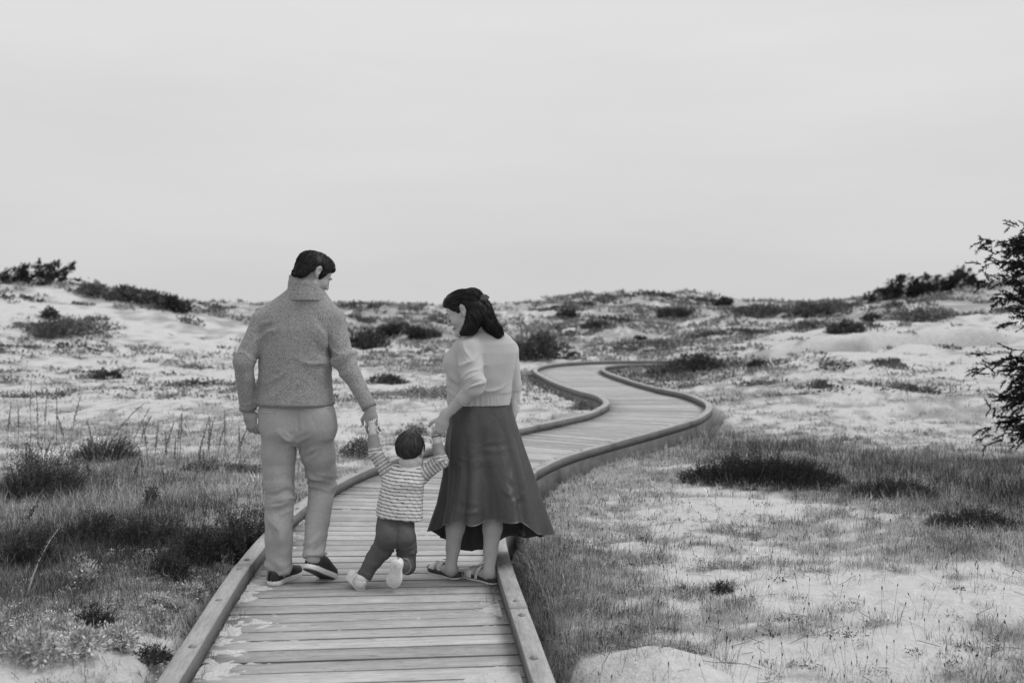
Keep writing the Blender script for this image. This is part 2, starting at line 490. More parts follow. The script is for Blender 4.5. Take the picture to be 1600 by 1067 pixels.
# ------------------------------------------------------------------ boardwalk
def wood_mat(name, lo, hi, along=1.0, edge=False):
    m, n, b = new_mat(name)
    uv = N(n, 'ShaderNodeTexCoord').outputs['UV']
    oi = N(n, 'ShaderNodeObjectInfo').outputs['Random']
    comb = N(n, 'ShaderNodeCombineXYZ')
    n.links.new(mathn(n, 'MULTIPLY', oi, 57.0), comb.inputs[2])
    va = N(n, 'ShaderNodeVectorMath', operation='ADD')
    n.links.new(uv, va.inputs[0]); n.links.new(comb.outputs[0], va.inputs[1])
    g1 = noise_node(n, 1.0, 6, .72, va.outputs[0], (3.0, 60, 1))       # long grain
    g2 = noise_node(n, 1.0, 4, .7, va.outputs[0], (16, 210, 1))
    g3 = noise_node(n, 1.0, 5, .65, va.outputs[0], (5.0, 16, 1))         # blotches
    v = ramp(n, g1, .28, .72, lo, hi)
    v = mathn(n, 'MULTIPLY', v, ramp(n, g2, .3, .7, .76, 1.12))
    v = mathn(n, 'MULTIPLY', v, ramp(n, g3, .25, .75, .76, 1.18))
    v = mathn(n, 'MULTIPLY', v, ramp(n, oi, 0, 1, .72, 1.14))
    gc = noise_node(n, 1.0, 3, .6, va.outputs[0], (1.6, 55, 1))
    line = mathn(n, 'ABSOLUTE', mathn(n, 'SUBTRACT', gc, .5))
    crack = mathn(n, 'MAXIMUM', ramp(n, line, .004, .016, .30, 1.0), ramp(n, g3, .46, .56, 1.0, 0.0))
    if edge: v = mathn(n, 'MULTIPLY', v, crack)
    if edge:                       # a film of blown sand, thicker towards the kerbs
        sx_ = N(n, 'ShaderNodeSeparateXYZ'); n.links.new(uv, sx_.inputs[0])
        au = mathn(n, 'ABSOLUTE', sx_.outputs['X'])
        d1 = noise_node(n, 2.6, 9, .72); d2 = noise_node(n, 60.0, 3, .8)
        du = mathn(n, 'ADD', mathn(n, 'ADD', d1, mathn(n, 'MULTIPLY', d2, .22)), mathn(n, 'MULTIPLY', mathn(n, 'POWER', mathn(n, 'MULTIPLY', au, 1.5), 5.0), .20))
        dust = ramp(n, du, .66, .90, 0.0, .85)
        mx_ = N(n, 'ShaderNodeMix', data_type='FLOAT')
        n.links.new(dust, mx_.inputs[0]); n.links.new(v, mx_.inputs[2]); mx_.inputs[3].default_value = .56
        v = mx_.outputs[0]
    n.links.new(v, b.inputs['Base Color'])
    b.inputs['Roughness'].default_value = .85
    b.inputs['Specular IOR Level'].default_value = .25
    h = mathn(n, 'ADD', mathn(n, 'MULTIPLY', g1, .7), mathn(n, 'MULTIPLY', g2, .3))
    bump(n, b, h, .8, .006)
    return m
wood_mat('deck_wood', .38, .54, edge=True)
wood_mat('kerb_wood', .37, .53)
wood_mat('kerb_side', .17, .28)          # darker copy of the kerb wood: side-face shade put into the colour
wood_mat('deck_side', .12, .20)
wood_mat('joist_wood', .10, .20)
simple_mat('bolt_metal', .16, .34, .6, 60)
walk = bpy.data.objects.new('boardwalk', None); COL.objects.link(walk)
walk['kind'] = 'structure'; walk['label'] = 'weathered wooden boardwalk with low kerbs winding into the dunes'
PW = 0.132
prof = np.array([(0, -.04), (0, -.006), (.006, 0), (.5, 0.0008), (-.006, 0), (0, -.006), (0, -.04)])
pr = random.Random(3)
s = 0.6
while s < SLEN - .3:
    w = PW * pr.uniform(.95, 1.05)
    gap = pr.choice((.003, .005, .006, .009, .012))
    s0, s1 = s + gap / 2, s + w - gap / 2
    z0, z1 = pr.uniform(-.003, .002), pr.uniform(-.003, .002)
    ext = [HW + KW - .043 + pr.uniform(-.004, .004), HW + KW - .043 + pr.uniform(-.004, .004)]
    offs = np.array([-ext[0], -.3, .05, .35, ext[1]])
    A = path_pt(np.full(5, s0), offs); B = path_pt(np.full(5, s1), offs)
    V = []
    uvs = []
    ww = np.linalg.norm(B - A, axis=1)[:, None]
    D = (B - A) / ww
    zt = np.interp(offs, [-.75, .75], [z0, z1])
    for (f, e, dz) in ((0, 0, -.04), (0, 0, -.004), (0, .003, 0), (.5, 0, .0015), (1, -.003, 0), (1, 0, -.004), (1, 0, -.04)):
        p = A + D * (ww * f + e)
        p[:, 2] = zt + dz
        V.append(p)
        uvs.append(np.stack([offs, np.full(5, f * w + e + s)], -1))
    V = np.concatenate(V); uvs = np.concatenate(uvs)
    q = []
    for r in range(6):
        for c in range(4):
            q.append((r * 5 + c, r * 5 + c + 1, (r + 1) * 5 + c + 1, (r + 1) * 5 + c))
    for c in range(4): q.append((30 + c, 30 + c + 1, c + 1, c))
    t = [(0, 5, 10), (0, 10, 20), (0, 20, 25), (0, 25, 30), (10, 15, 20), (4, 14, 9), (4, 24, 14), (4, 29, 24), (4, 34, 29), (14, 24, 19)]
    mi = np.zeros(len(q) + len(t), int); mi[0:8] = 1; mi[16:] = 1        # sides, bevels and ends are darker, so the gaps show as dark lines
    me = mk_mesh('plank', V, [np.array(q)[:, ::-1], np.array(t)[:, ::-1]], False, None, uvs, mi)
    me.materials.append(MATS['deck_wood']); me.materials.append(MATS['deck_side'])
    obj('plank', me, 'deck_wood', walk)
    s += w
def beam(name, s0, s1, o0, o1, za, zb, mat, bev=.007, jit=0.0):
    ns = max(3, int((s1 - s0) / .12))
    ss = np.linspace(s0, s1, ns)
    pf = [(o0, za), (o0, zb - bev), (o0 + bev, zb), (o1 - bev, zb), (o1, zb - bev), (o1, za)]
    V, U = [], []
    k = 0
    cum = 0
    for (o, z) in pf:
        p = path_pt(ss, np.full(ns, o), z)
        p[:, 2] += jit * np.sin(ss * 1.7 + s0)
        V.append(p)
        U.append(np.stack([ss, np.full(ns, k * .045)], -1)); k += 1
    V = np.concatenate(V); U = np.concatenate(U)
    q = []
    for r in range(6):
        r2 = (r + 1) % 6
        for c in range(ns - 1):
            q.append((r * ns + c, r * ns + c + 1, r2 * ns + c + 1, r2 * ns + c))
    for e in (0, ns - 1):
        l = [r * ns + e for r in range(6)]
        q.append((l[0], l[1], l[4], l[5])); q.append((l[1], l[2], l[3], l[4]))
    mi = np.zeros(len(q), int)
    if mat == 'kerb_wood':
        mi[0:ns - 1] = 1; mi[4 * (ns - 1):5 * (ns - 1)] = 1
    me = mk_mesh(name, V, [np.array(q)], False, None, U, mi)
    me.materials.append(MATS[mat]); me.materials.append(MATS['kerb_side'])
    return obj(name, me, None, walk)
def bolt_mesh():
    V, q, t = [], [], []
    bg_ = Bag()
    for r, z0, z1 in ((.017, .0, .002), (.010, .002, .006)):
        bg_.add(*tube([(0, 0, z0), (0, 0, z1)], r, 10))
    return bg_.mesh('bolt')
BOLT = bolt_mesh(); BOLT.materials.append(MATS['bolt_metal'])
# arc length of the kerb joints, taken from the joint seen on the right kerb beside the sandals
_d, _s = path_dist(np.array([(815 - 800) / F * 4.75]), np.array([4.75]))
J0 = float(_s[0])
for side in (-1, 1):
    s = J0 - 5 * 2.05 + (0.9 if side < 0 else 0)
    while s < .4: s += 2.05
    while s < SLEN - 1:
        e = min(s + 2.05, SLEN - .6)
        a, c = (HW, HW + KW) if side > 0 else (-HW - KW, -HW)
        z = pr.uniform(-.003, .004)
        beam('kerb_timber', s + .002, e - .002, a, c, .006 + z * .0, KH + z, 'kerb_wood', .0035, .002)
        for sb in (s + .10, s + .75, s + 1.40, e - .10):
            if sb < e - .05 and 1.5 < path_c(np.array(sb))[1] < 10:
                p = path_pt(np.array(sb), np.array(side * (HW + KW / 2 + pr.uniform(-.012, .012))), KH + z + .0015)
                obj('bolt', BOLT, None, walk, loc=tuple(p))
        s = e
    s = .5 + (1.1 if side > 0 else 0)
    while s < SLEN - 1:
        e = min(s + 3.6, SLEN - .6)
        a = HW + KW - .037
        a, c = (a, a + .039) if side > 0 else (-a - .039, -a)
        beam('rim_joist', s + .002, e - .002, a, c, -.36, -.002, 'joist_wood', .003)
        s = e
# sand blown onto the planks along the kerbs
sS = np.arange(4.6, 11.5, .018); sO = np.arange(-HW + .004, HW - .003, .016)
SS, OO = np.meshgrid(sS, sO, indexing='ij')
pp = path_pt(SS, OO)
X, Y = pp[..., 0], pp[..., 1]
nse = fbm(X * 2.0, Y * 2.6, seed=41, octaves=5) - .5
edgeL = np.exp(-((OO + HW) / .11) ** 2) * sstep(8.5, 6.5, Y); edgeR = np.exp(-((OO - HW) / .10) ** 2)
wide = blob(X, Y, 790, 1056, .20, .18) * .7 + blob(X, Y, 330, 1050, .12, .25) * .35 + blob(X, Y, 395, 925, .12, .30) * .5 + blob(X, Y, 440, 860, .10, .35) * .4
nf = fbm(X * 9, Y * 22, seed=42, octaves=3) - .5
msk = .20 * edgeL + .12 * edgeR * sstep(7, 5, Y) + wide + 1.1 * nse + .5 * nf - .38 + .10 * np.abs(OO) / HW
Z = np.clip(msk, -.4, .45) * .026 + (fbm(X * 40, Y * 40, seed=44, octaves=3) - .5) * .018
Zc = -.003 + Z
keep = Zc > -.014
vid = np.arange(SS.size).reshape(SS.shape)
q = np.stack([vid[:-1, :-1], vid[1:, :-1], vid[1:, 1:], vid[:-1, 1:]], -1).reshape(-1, 4)
kq = keep.ravel()[q].any(1)
me = mk_mesh('drifted_sand', np.stack([X, Y, np.maximum(Zc, -.034)], -1).reshape(-1, 3), [q[kq]], True, {'veg': np.zeros(SS.size)})
obj('drifted_sand', me, 'sand', kind='structure')
# ------------------------------------------------------------------ plants
tone_mat('grass', .8, .35)
tone_mat('leaf', .65, .25)
tone_mat('needle', .8, .15)
tone_mat('stalk', .9, 0)
simple_mat('bark', .05, .14, .9, 12, bumps=(30, .6, .01))
def off_walk(x, y, margin=.0):
    pd, _ = path_dist(x, y)
    return np.abs(pd) > HW + KW + .02 + margin
def blades(x, y, z, h, lean, az, w, tone):
    """thin two-part blades: one quad and a tip"""
    n_ = len(x)
    d = np.stack([np.cos(az), np.sin(az)], -1); s_ = np.stack([-d[:, 1], d[:, 0]], -1)
    b = np.stack([x, y], -1)
    mid = b + d * (lean * h * .35)[:, None]; tip = b + d * (lean * h)[:, None]
    hz = h * np.sqrt(np.clip(1 - (lean * .8) ** 2, .1, 1))
    V = np.empty((n_, 5, 3))
    V[:, 0, :2] = b - s_ * w[:, None] / 2; V[:, 1, :2] = b + s_ * w[:, None] / 2
    V[:, 2, :2] = mid + s_ * w[:, None] * .4; V[:, 3, :2] = mid - s_ * w[:, None] * .4
    V[:, 4, :2] = tip
    V[:, 0, 2] = V[:, 1, 2] = z - .01; V[:, 2, 2] = V[:, 3, 2] = z + hz * .58; V[:, 4, 2] = z + hz
    k = np.arange(n_)[:, None] * 5
    return V.reshape(-1, 3), k + np.array([[0, 1, 2, 3]]), k + np.array([[3, 2, 4]]), np.repeat(tone, 5)
def leaves(c, d, nv, ln, w, tone):
    """flat pointed leaves: rhombs along d"""
    d = d / (np.linalg.norm(d, axis=1)[:, None] + 1e-9)
    s_ = np.cross(d, nv); s_ /= np.linalg.norm(s_, axis=1)[:, None] + 1e-9
    up = np.cross(s_, d)
    V = np.stack([c, c + d * (ln * .45)[:, None] + s_ * (w / 2)[:, None] + up * (ln * .06)[:, None], c + d * ln[:, None], c + d * (ln * .45)[:, None] - s_ * (w / 2)[:, None] + up * (ln * .06)[:, None]], 1)
    k = np.arange(len(c))[:, None] * 4
    return V.reshape(-1, 3), k + np.array([[0, 1, 2, 3]]), np.repeat(tone, 4)
def scatter(n_, y0, y1, half=.60, pw=1.0):
    """points spread evenly over the view from y0 to y1"""
    u = rng.random(n_)
    y = y0 * (y1 / y0) ** (u ** pw)
    x = (rng.random(n_) * 2 - 1) * (half * y + .9)
    return x, y
def tone_at(x, y):
    """how pale the plants of a place are: dark tall grass, mid fringe, pale dry grass"""
    t = .27 + .26 * (fbm(x * 1.9, y * 2.6, seed=81) - .5) * 2
    dk = np.maximum.reduce([blob(x, y, 1200, 722, .95, .65, -.2) * 1.2, .82 * blob(x, y, 1400, 765, 1.2, 1.0, -.2), .92 * blob(x, y, 1580, 800, 1.3, 1.3, -.2), .9 * blob(x, y, 1750, 800, 1.6, 1.6, -.2)])
    dk = np.maximum(dk, 1.05 * np.maximum.reduce([blob(x, y, 340, 860, .7, .9), blob(x, y, 100, 760, 1.0, .9), blob(x, y, 220, 850, 1.1, 1.1), blob(x, y, 20, 850, .8, .9), blob(x, y, 150, 705, .5, .5), .8 * blob(x, y, 80, 930, .7, .6), .6 * blob(x, y, 300, 950, .4, .4)]))
    dk = np.maximum(dk, .45 * blob(x, y, 860, 900, .35, 1.2) + .3 * blob(x, y, 1080, 670, .6, 1.0))
    return np.clip(t, .10, .50) * (1 - .86 * np.clip(dk, 0, 1)) + .012
def tall_at(x, y):
    tb = np.maximum.reduce([blob(x, y, 1200, 728, .9, .7, -.2), blob(x, y, 1400, 765, 1.2, 1.0, -.2), blob(x, y, 1580, 800, 1.3, 1.3, -.2), blob(x, y, 1750, 800, 1.6, 1.6, -.2), .75 * blob(x, y, 150, 800, 1.3, 1.6), .4 * blob(x, y, 830, 900, .2, 1.4), .7 * blob(x, y, 1080, 672, .6, .9)])
    return tb
def grass(n_, y0, y1, per, seed, wmul=1.0, hmul=1.0, pw=1.0):
    x, y = scatter(n_, y0, y1, pw=pw)
    cv, _ = cover(x, y)
    ok = (rng.random(n_) < cv * .96 + .02) & off_walk(x, y)
    x, y = x[ok], y[ok]
    tl = tall_at(x, y)
    sc = .45 + .6 * rng.random(len(x))
    tn = tone_at(x, y) * np.exp(rng.normal(0, .38, len(x)))
    X = np.repeat(x, per); Y = np.repeat(y, per); S = np.repeat(sc, per); TL = np.repeat(tl, per); TN = np.repeat(tn, per)
    m_ = len(X)
    rad = (.015 + .04 * S) * (1 + TL)
    a = rng.random(m_) * 2 * np.pi; rr = np.sqrt(rng.random(m_)) * rad
    X = X + np.cos(a) * rr; Y = Y + np.sin(a) * rr
    ok = off_walk(X, Y, -.01)
    X, Y, S, TL, TN, a, rr = [v[ok] for v in (X, Y, S, TL, TN, a, rr)]
    m_ = len(X)
    H = (.022 + .065 * S * rng.random(m_)) * (1 + 2.1 * TL) * hmul
    W = np.maximum(.0018, Y * .00036) * (1 + .5 * rng.random(m_)) * wmul
    ln = np.clip(.25 + 1.0 * rng.random(m_) + rr * 2, 0, 1.22)
    tone = TN * (.35 + 1.3 * rng.random(m_))
    dry = rng.random(m_) < .16
    tone = np.where(dry, np.minimum(tone * 2.0 + .40 * TN, .6), tone)
    return blades(X, Y, gz(X, Y), H, ln, a + rng.normal(0, .7, m_), W, tone)
bag = Bag()
for args in ((20000, 2.9, 6.5, 11, 1), (22000, 5.0, 12, 9, 2), (15000, 11, 24, 5, 3)):
    V, q, t, tn = grass(*args)
    bag.add(V, q, t, tn)
# sprouts in the joint between planks and kerbs
xs_, ys_, zs_ = [], [], []
for i in range(46):
    sd = -1 if random.random() < .75 else 1
    p = path_pt(np.array(random.uniform(4.6, 10.5)), np.array(sd * (HW - random.uniform(.01, .05))))
    k_ = random.randint(4, 12)
    xs_ += list(p[0] + rng.normal(0, .014, k_)); ys_ += list(p[1] + rng.normal(0, .02, k_)); zs_ += [0.002] * k_
xs_, ys_, zs_ = map(np.array, (xs_, ys_, zs_)); k_ = len(xs_)
V, q, t, tn = blades(xs_, ys_, zs_, .02 + .045 * rng.random(k_), .3 + .8 * rng.random(k_), rng.random(k_) * 6.28, np.full(k_, .0022), .06 + .2 * rng.random(k_))
bag.add(V, q, t, tn)
obj('grass', bag.mesh('grass'), 'grass', None, 'fine dune grass growing over the sand on both sides of the boardwalk', 'grass', kind='stuff')
# low leafy mats: pale succulent and lupin-like leaves close to the sand
bag = Bag()
def mats(n_, y0, y1, per, size, tlo, thi, sel):
    x, y = scatter(n_, y0, y1)
    cv, _ = cover(x, y)
    ok = (rng.random(n_) < sel(x, y) * (cv * .8 + .2)) & off_walk(x, y, .02)
    x, y = x[ok], y[ok]
    R_ = size * (.6 + .8 * rng.random(len(x))); tn = tlo + (thi - tlo) * rng.random(len(x))
    X, Y, RR, TN = [np.repeat(v, per) for v in (x, y, R_, tn)]
    m_ = len(X)
    dv = rng.normal(0, 1, (m_, 3)); dv[:, 2] = np.abs(dv[:, 2]) * .7; dv /= np.linalg.norm(dv, axis=1)[:, None]
    rad = RR * rng.random(m_) ** .4
    c = np.stack([X, Y, gz(X, Y)], -1) + dv * rad[:, None] * np.array([1, 1, .75])
    out = dv + rng.normal(0, .5, (m_, 3))
    ln = np.maximum(.012, Y * .0012) * (.7 + .7 * rng.random(m_))
    ok = off_walk(c[:, 0], c[:, 1], -.01)
    nv = rng.normal(0, 1, (m_, 3))
    V, q, t_ = leaves(c[ok], out[ok], nv[ok], ln[ok], ln[ok] * .55, TN[ok] * (.7 + .6 * rng.random(ok.sum())))
    bag.add(V, q, None, t_)
LB = lambda x, y: np.maximum.reduce([blob(x, y, 60, 985, .55, .40), blob(x, y, 170, 960, .45, .28), blob(x, y, 290, 900, .35, .4), blob(x, y, 380, 735, .6, .9), .6 * blob(x, y, 30, 900, .3, .3)])
RB = lambda x, y: np.maximum.reduce([blob(x, y, 1000, 900, .5, .9), blob(x, y, 1150, 1010, .6, .35), blob(x, y, 900, 940, .3, .5), blob(x, y, 1000, 960, .5, .3), .8 * blob(x, y, 1000, 780, .6, 1.0), .7 * blob(x, y, 1300, 980, .6, .3), .7 * blob(x, y, 1250, 900, .7, .5), .6 * blob(x, y, 1480, 1020, .6, .3)])
mats(4600, 2.9, 8, 60, .050, .42, .74, lambda x, y: np.clip(.04 + 1.1 * LB(x, y), 0, 1))
mats(2600, 2.9, 8, 44, .042, .26, .50, lambda x, y: np.clip(.12 + .9 * RB(x, y), 0, 1) * (x > 0))
mats(1600, 3.2, 9, 34, .040, .05, .16, lambda x, y: np.full(len(x), .30))
mats(3400, 6, 13, 36, .055, .24, .46, lambda x, y: np.clip(.14 + .8 * np.maximum.reduce([blob(x, y, 570, 700, .7, 1.2), blob(x, y, 330, 720, .9, .8), blob(x, y, 1000, 760, .5, .8), blob(x, y, 930, 650, .8, .9)]), 0, 1))
mats(2600, 3.2, 9, 40, .045, .10, .34, lambda x, y: np.full(len(x), .55) * (x < -.5))
mats(2200, 7, 14, 26, .05, .06, .18, lambda x, y: np.full(len(x), .35))
mats(3400, 12, 30, 22, .09, .16, .36, lambda x, y: np.full(len(x), .55))
mats(2000, 12, 30, 22, .08, .05, .14, lambda x, y: np.full(len(x), .40))
obj('ground_cover', bag.mesh('ground_cover'), 'leaf', None, 'low pale leafy ground cover in mats on the sand', 'ground cover', kind='stuff')
def hit(px, py):
    """where the sight line meets the ground"""
    d = ray(px, py); ts = np.linspace(3, 90, 3000)
    p = np.array([0, 0, CAMZ]) + d * (ts / d[1])[:, None]
    h_ = np.nonzero(p[:, 2] < gz(p[:, 0], p[:, 1]))[0]
    return p[h_[0]] if len(h_) else p[-900]
HEATH = []
for px, py, w in ((20, 545, 120), (110, 540, 110), (60, 515, 120), (30, 470, 90), (150, 500, 60), (240, 480, 90), (330, 480, 90), (300, 505, 50), (180, 590, 120), (60, 620, 130), (300, 600, 90), (390, 560, 60), (560, 478, 90), (640, 476, 110), (560, 500, 60), (700, 500, 70),
                  (740, 560, 60), (870, 484, 110), (930, 474, 100), (1010, 462, 120), (1100, 472, 90), (960, 500, 90), (1060, 496, 110), (900, 520, 90), (1000, 545, 160), (1100, 530, 120), (1180, 520, 80), (1200, 488, 150), (1290, 488, 160), (1260, 512, 120), (1340, 512, 90), (1400, 478, 110), (1460, 496, 150), (1560, 490, 120),
                  (1200, 600, 90), (1300, 575, 50), (1390, 572, 60), (1480, 545, 50), (1290, 610, 60), (1430, 615, 120), (1350, 645, 140), (1500, 650, 120), (1220, 640, 110), (480, 620, 80), (600, 640, 90), (700, 620, 60), (860, 610, 70)):
    g = hit(px, py); r_ = w / F * g[1] / 2
    HEATH.append((g[0], g[1], r_, max(r_ * .9, g[1] * .03)))
def heath(x, y):
    r = np.zeros(len(x)); wob = .55 + .9 * fbm(x * 1.1, y * .9, seed=78)
    for a, b_, rx, ry in HEATH:
        r = np.maximum(r, np.exp(-((x - a) / rx) ** 2 - ((y - b_) / ry) ** 2))
    return sstep(.30, .75, r * wob)
# scrub on the far dunes: low tussocks that read as one mass
bag = Bag()
x, y = scatter(26000, 15, 72, .58)
cv, _ = cover(x, y)
lump = fbm(x * .45, y * .30, seed=71)
hx = heath(x, y)
ok = (rng.random(len(x)) < np.maximum((cv * .60 + .08) * sstep(.42, .60, lump), hx * .95) * (1 - .5 * sstep(17, 19, y) * sstep(32, 29, y) * sstep(-3, -5, x)) * (1 - .45 * sstep(15, 17, y) * sstep(31, 28, y) * sstep(4.5, 6, x))) & off_walk(x, y, .1)
x, y, hx = x[ok], y[ok], hx[ok]
per = 23
X, Y = np.repeat(x, per), np.repeat(y, per); m_ = len(X)
sz = np.repeat(.08 + .16 * rng.random(len(x)) ** 2, per) * (.7 + Y / 60)
dv = rng.normal(0, 1, (m_, 3)); dv[:, 2] = np.abs(dv[:, 2]); dv /= np.linalg.norm(dv, axis=1)[:, None]
c = np.stack([X, Y, gz(X, Y) - .02], -1) + dv * (sz * rng.random(m_) ** .5)[:, None] * np.array([1.7, 1.3, .42])
tn = np.repeat((.10 + .40 * fbm(x * .8, y * .8, seed=73) ** 1.5) * (1 - .58 * np.clip(hx, 0, 1)), per) * (.5 + 1.0 * rng.random(m_))
ll = np.maximum(.05, Y * .0034) * (.6 + .8 * rng.random(m_))
V, q, t_ = leaves(c, dv + rng.normal(0, .7, (m_, 3)) + np.array([0, 0, .3]), rng.normal(0, 1, (m_, 3)), ll, ll * .5, tn)
bag.add(V, q, None, t_)
obj('dune_scrub', bag.mesh('dune_scrub'), 'leaf', None, 'low scrub growing in patches over the far dunes', 'scrub', kind='stuff')
# dark seed heads on thin stems, right of the walk
bag = Bag()
x, y = scatter(2600, 3.2, 10)
ok = ((x > .3) | (rng.random(len(x)) < .15)) & off_walk(x, y, .05) & (rng.random(len(x)) < .6)
for a, b_ in zip(x[ok], y[ok]):
    z = float(gz(a, b_)); h = random.uniform(.05, .16); dx, dy = random.gauss(0, .25) * h, random.gauss(0, .25) * h
    p0 = np.array([a, b_, z]); p1 = p0 + (dx, dy, h); p2 = p1 + nrm((dx, dy, h)) * random.uniform(.012, .022)
    r = max(.0011, b_ * .00016)
    bag.add(*tube([p0, p1], r * .8, 3, False), tone=.22)
    bag.add(*tube([p1, (p1 + p2) / 2, p2], [r, r * 2.6, r * .6], 5, False), tone=.03)
obj('seed_heads', bag.mesh('seed_heads'), 'stalk', None, 'small dark seed heads on thin stems above the sparse grass', 'seed heads', kind='stuff')
# twigs and straws lying about
bag = Bag()
x, y = scatter(1500, 3.0, 12)
ok = off_walk(x, y, .05)
for a, b_ in zip(x[ok], y[ok]):
    an = random.uniform(0, math.pi); L = random.uniform(.03, .14); n_ = 4
    xs = a + np.linspace(-.5, .5, n_) * L * math.cos(an) + np.random.default_rng(int(a * 1e4) & 0xffff).normal(0, .006, n_); ys = b_ + np.linspace(-.5, .5, n_) * L * math.sin(an)
    zs = gz(xs, ys) + .006 + np.linspace(0, 1, n_) * random.uniform(0, .04)
    bag.add(*tube(np.stack([xs, ys, zs], -1), max(.0012, b_ * .0002), 4, False), tone=random.choice((.05, .08, .3, .42)))
obj('twigs', bag.mesh('twigs'), 'stalk', None, 'dry twigs and straws strewn over the sand', 'twigs', kind='stuff')

# ---- shrubs one can tell apart
def shrub_mesh(name, rx, ry, h, n_leaf, ln, seed, tlo=.02, thi=.07, spiky=.0, lumps=0, upright=.2, wide=.35):
    """sprawling shrub: many uneven cushions that get lower towards the rim, leaves thick near their skins"""
    rg = np.random.default_rng(seed)
    asp = rx / max(h, .01)
    nl = lumps or int(np.clip(7 + 5 * asp, 9, 26))
    cs = []
    skew = rg.uniform(-.35, .35)
    for i in range(nl):
        a = rg.uniform(0, 2 * np.pi); d = rg.random() ** .6 * .86
        cx, cy = math.cos(a) * d, math.sin(a) * d
        top = h * np.clip((1 - .75 * (cx - skew) ** 2 - .35 * cy ** 2), .22, 1) * rg.uniform(.55, 1.0)
        r_ = rg.uniform(.16, .34)
        cs.append((cx * rx, cy * ry, top * .42, max(r_ * rx, .5 * top), max(r_ * ry * 1.2, .5 * top), top * .56))
    cs = np.array(cs)
    cs[:, 3] = np.minimum(cs[:, 3], rx * .42)
    wgt = cs[:, 3] * cs[:, 5]; k = rg.choice(len(cs), n_leaf, p=wgt / wgt.sum())
    dv = rg.normal(0, 1, (n_leaf, 3)); dv /= np.linalg.norm(dv, axis=1)[:, None]
    rad = rg.random(n_leaf) ** .30 * (1 + .18 * rg.normal(0, 1, n_leaf) * (rg.random(n_leaf) < .25))
    c = cs[k, :3] + dv * cs[k, 3:] * rad[:, None]
    c[:, 2] = np.abs(c[:, 2])
    wob = fbm(c[:, 0] / rx * 5 + seed, c[:, 1] / rx * 5, c[:, 2] / rx * 7, seed=seed, octaves=3)
    keep = wob > .34
    lt = np.clip((wob - .34) * 2.2, 0, 1)
    tone = (tlo + (thi - tlo) * lt) * (.45 + 1.1 * rg.random(n_leaf))
    out = dv * (1 - spiky) + rg.normal(0, .55, (n_leaf, 3)) + np.array([0, 0, upright])
    l_ = ln * (.5 + .9 * rg.random(n_leaf))
    V, q, t_ = leaves(c[keep], out[keep], rg.normal(0, 1, (n_leaf, 3))[keep], l_[keep], l_[keep] * wide, tone[keep])
    bg2 = Bag(); bg2.add(V, q, None, t_)
    return bg2.mesh(name)
def sprig_mesh(name, rx, ry, h, n_s, seed, tlo, thi, nl=.026, drift=(.25, 0)):
    """heath-like shrub: crowds of ascending sprigs set with fine needles"""
    rg = np.random.default_rng(seed)
    b2 = Bag()
    a = rg.uniform(0, 2 * np.pi, n_s); d = rg.random(n_s) ** .5
    bx_, by_ = np.cos(a) * d * rx, np.sin(a) * d * ry
    clump = fbm(bx_ * 9 + seed, by_ * 9, seed=seed, octaves=2)
    hh = h * np.clip(1 - .7 * d ** 2, .2, 1) * (.45 + 1.0 * clump)
    for i in range(n_s):
        if clump[i] < .30: continue
        p0 = np.array([bx_[i] * .8, by_[i] * .8, hh[i] * rg.uniform(.0, .35)])
        d0 = nrm(np.array([math.cos(a[i]) * d[i] * .8 + drift[0] + rg.normal(0, .25), math.sin(a[i]) * d[i] * .8 + drift[1] + rg.normal(0, .25), 1.0]))
        L = hh[i] * rg.uniform(.5, .9)
        pts = np.array([p0, p0 + d0 * L * .5, p0 + d0 * L + np.array([0, 0, L * .12])])
        m_ = max(8, int(L / .006))
        t = rg.random(m_)
        c = pts[0] + (pts[2] - pts[0]) * t[:, None]
        dd = d0 + rg.normal(0, .55, (m_, 3))
        ln = nl * (.6 + .7 * rg.random(m_)) * (1.1 - .4 * t)
        tone = (tlo + (thi - tlo) * clump[i] * rg.uniform(.3, 1.4)) * (.5 + .6 * t + .5 * rg.random(m_))
        V, q, t_ = leaves(c, dd, rg.normal(0, 1, (m_, 3)), ln, np.full(m_, .0042), tone)
        b2.add(V, q, None, t_)
    return b2.mesh(name)
def stems_mesh(rx, ry, h, n_, r, seed):
    rg = np.random.default_rng(seed); b2 = Bag()
    for i in range(n_):
        a = rg.uniform(0, 2 * np.pi); d = rg.uniform(.2, .8)
        e = np.array([math.cos(a) * rx * d, math.sin(a) * ry * d, h * rg.uniform(.4, .8)])
        b2.add(*tube([(e[0] * .15, e[1] * .15, -.05), e * (.5, .5, .45) + rg.normal(0, .02, 3), e], [r, r * .8, r * .4], 5))
    return b2.mesh('stem')
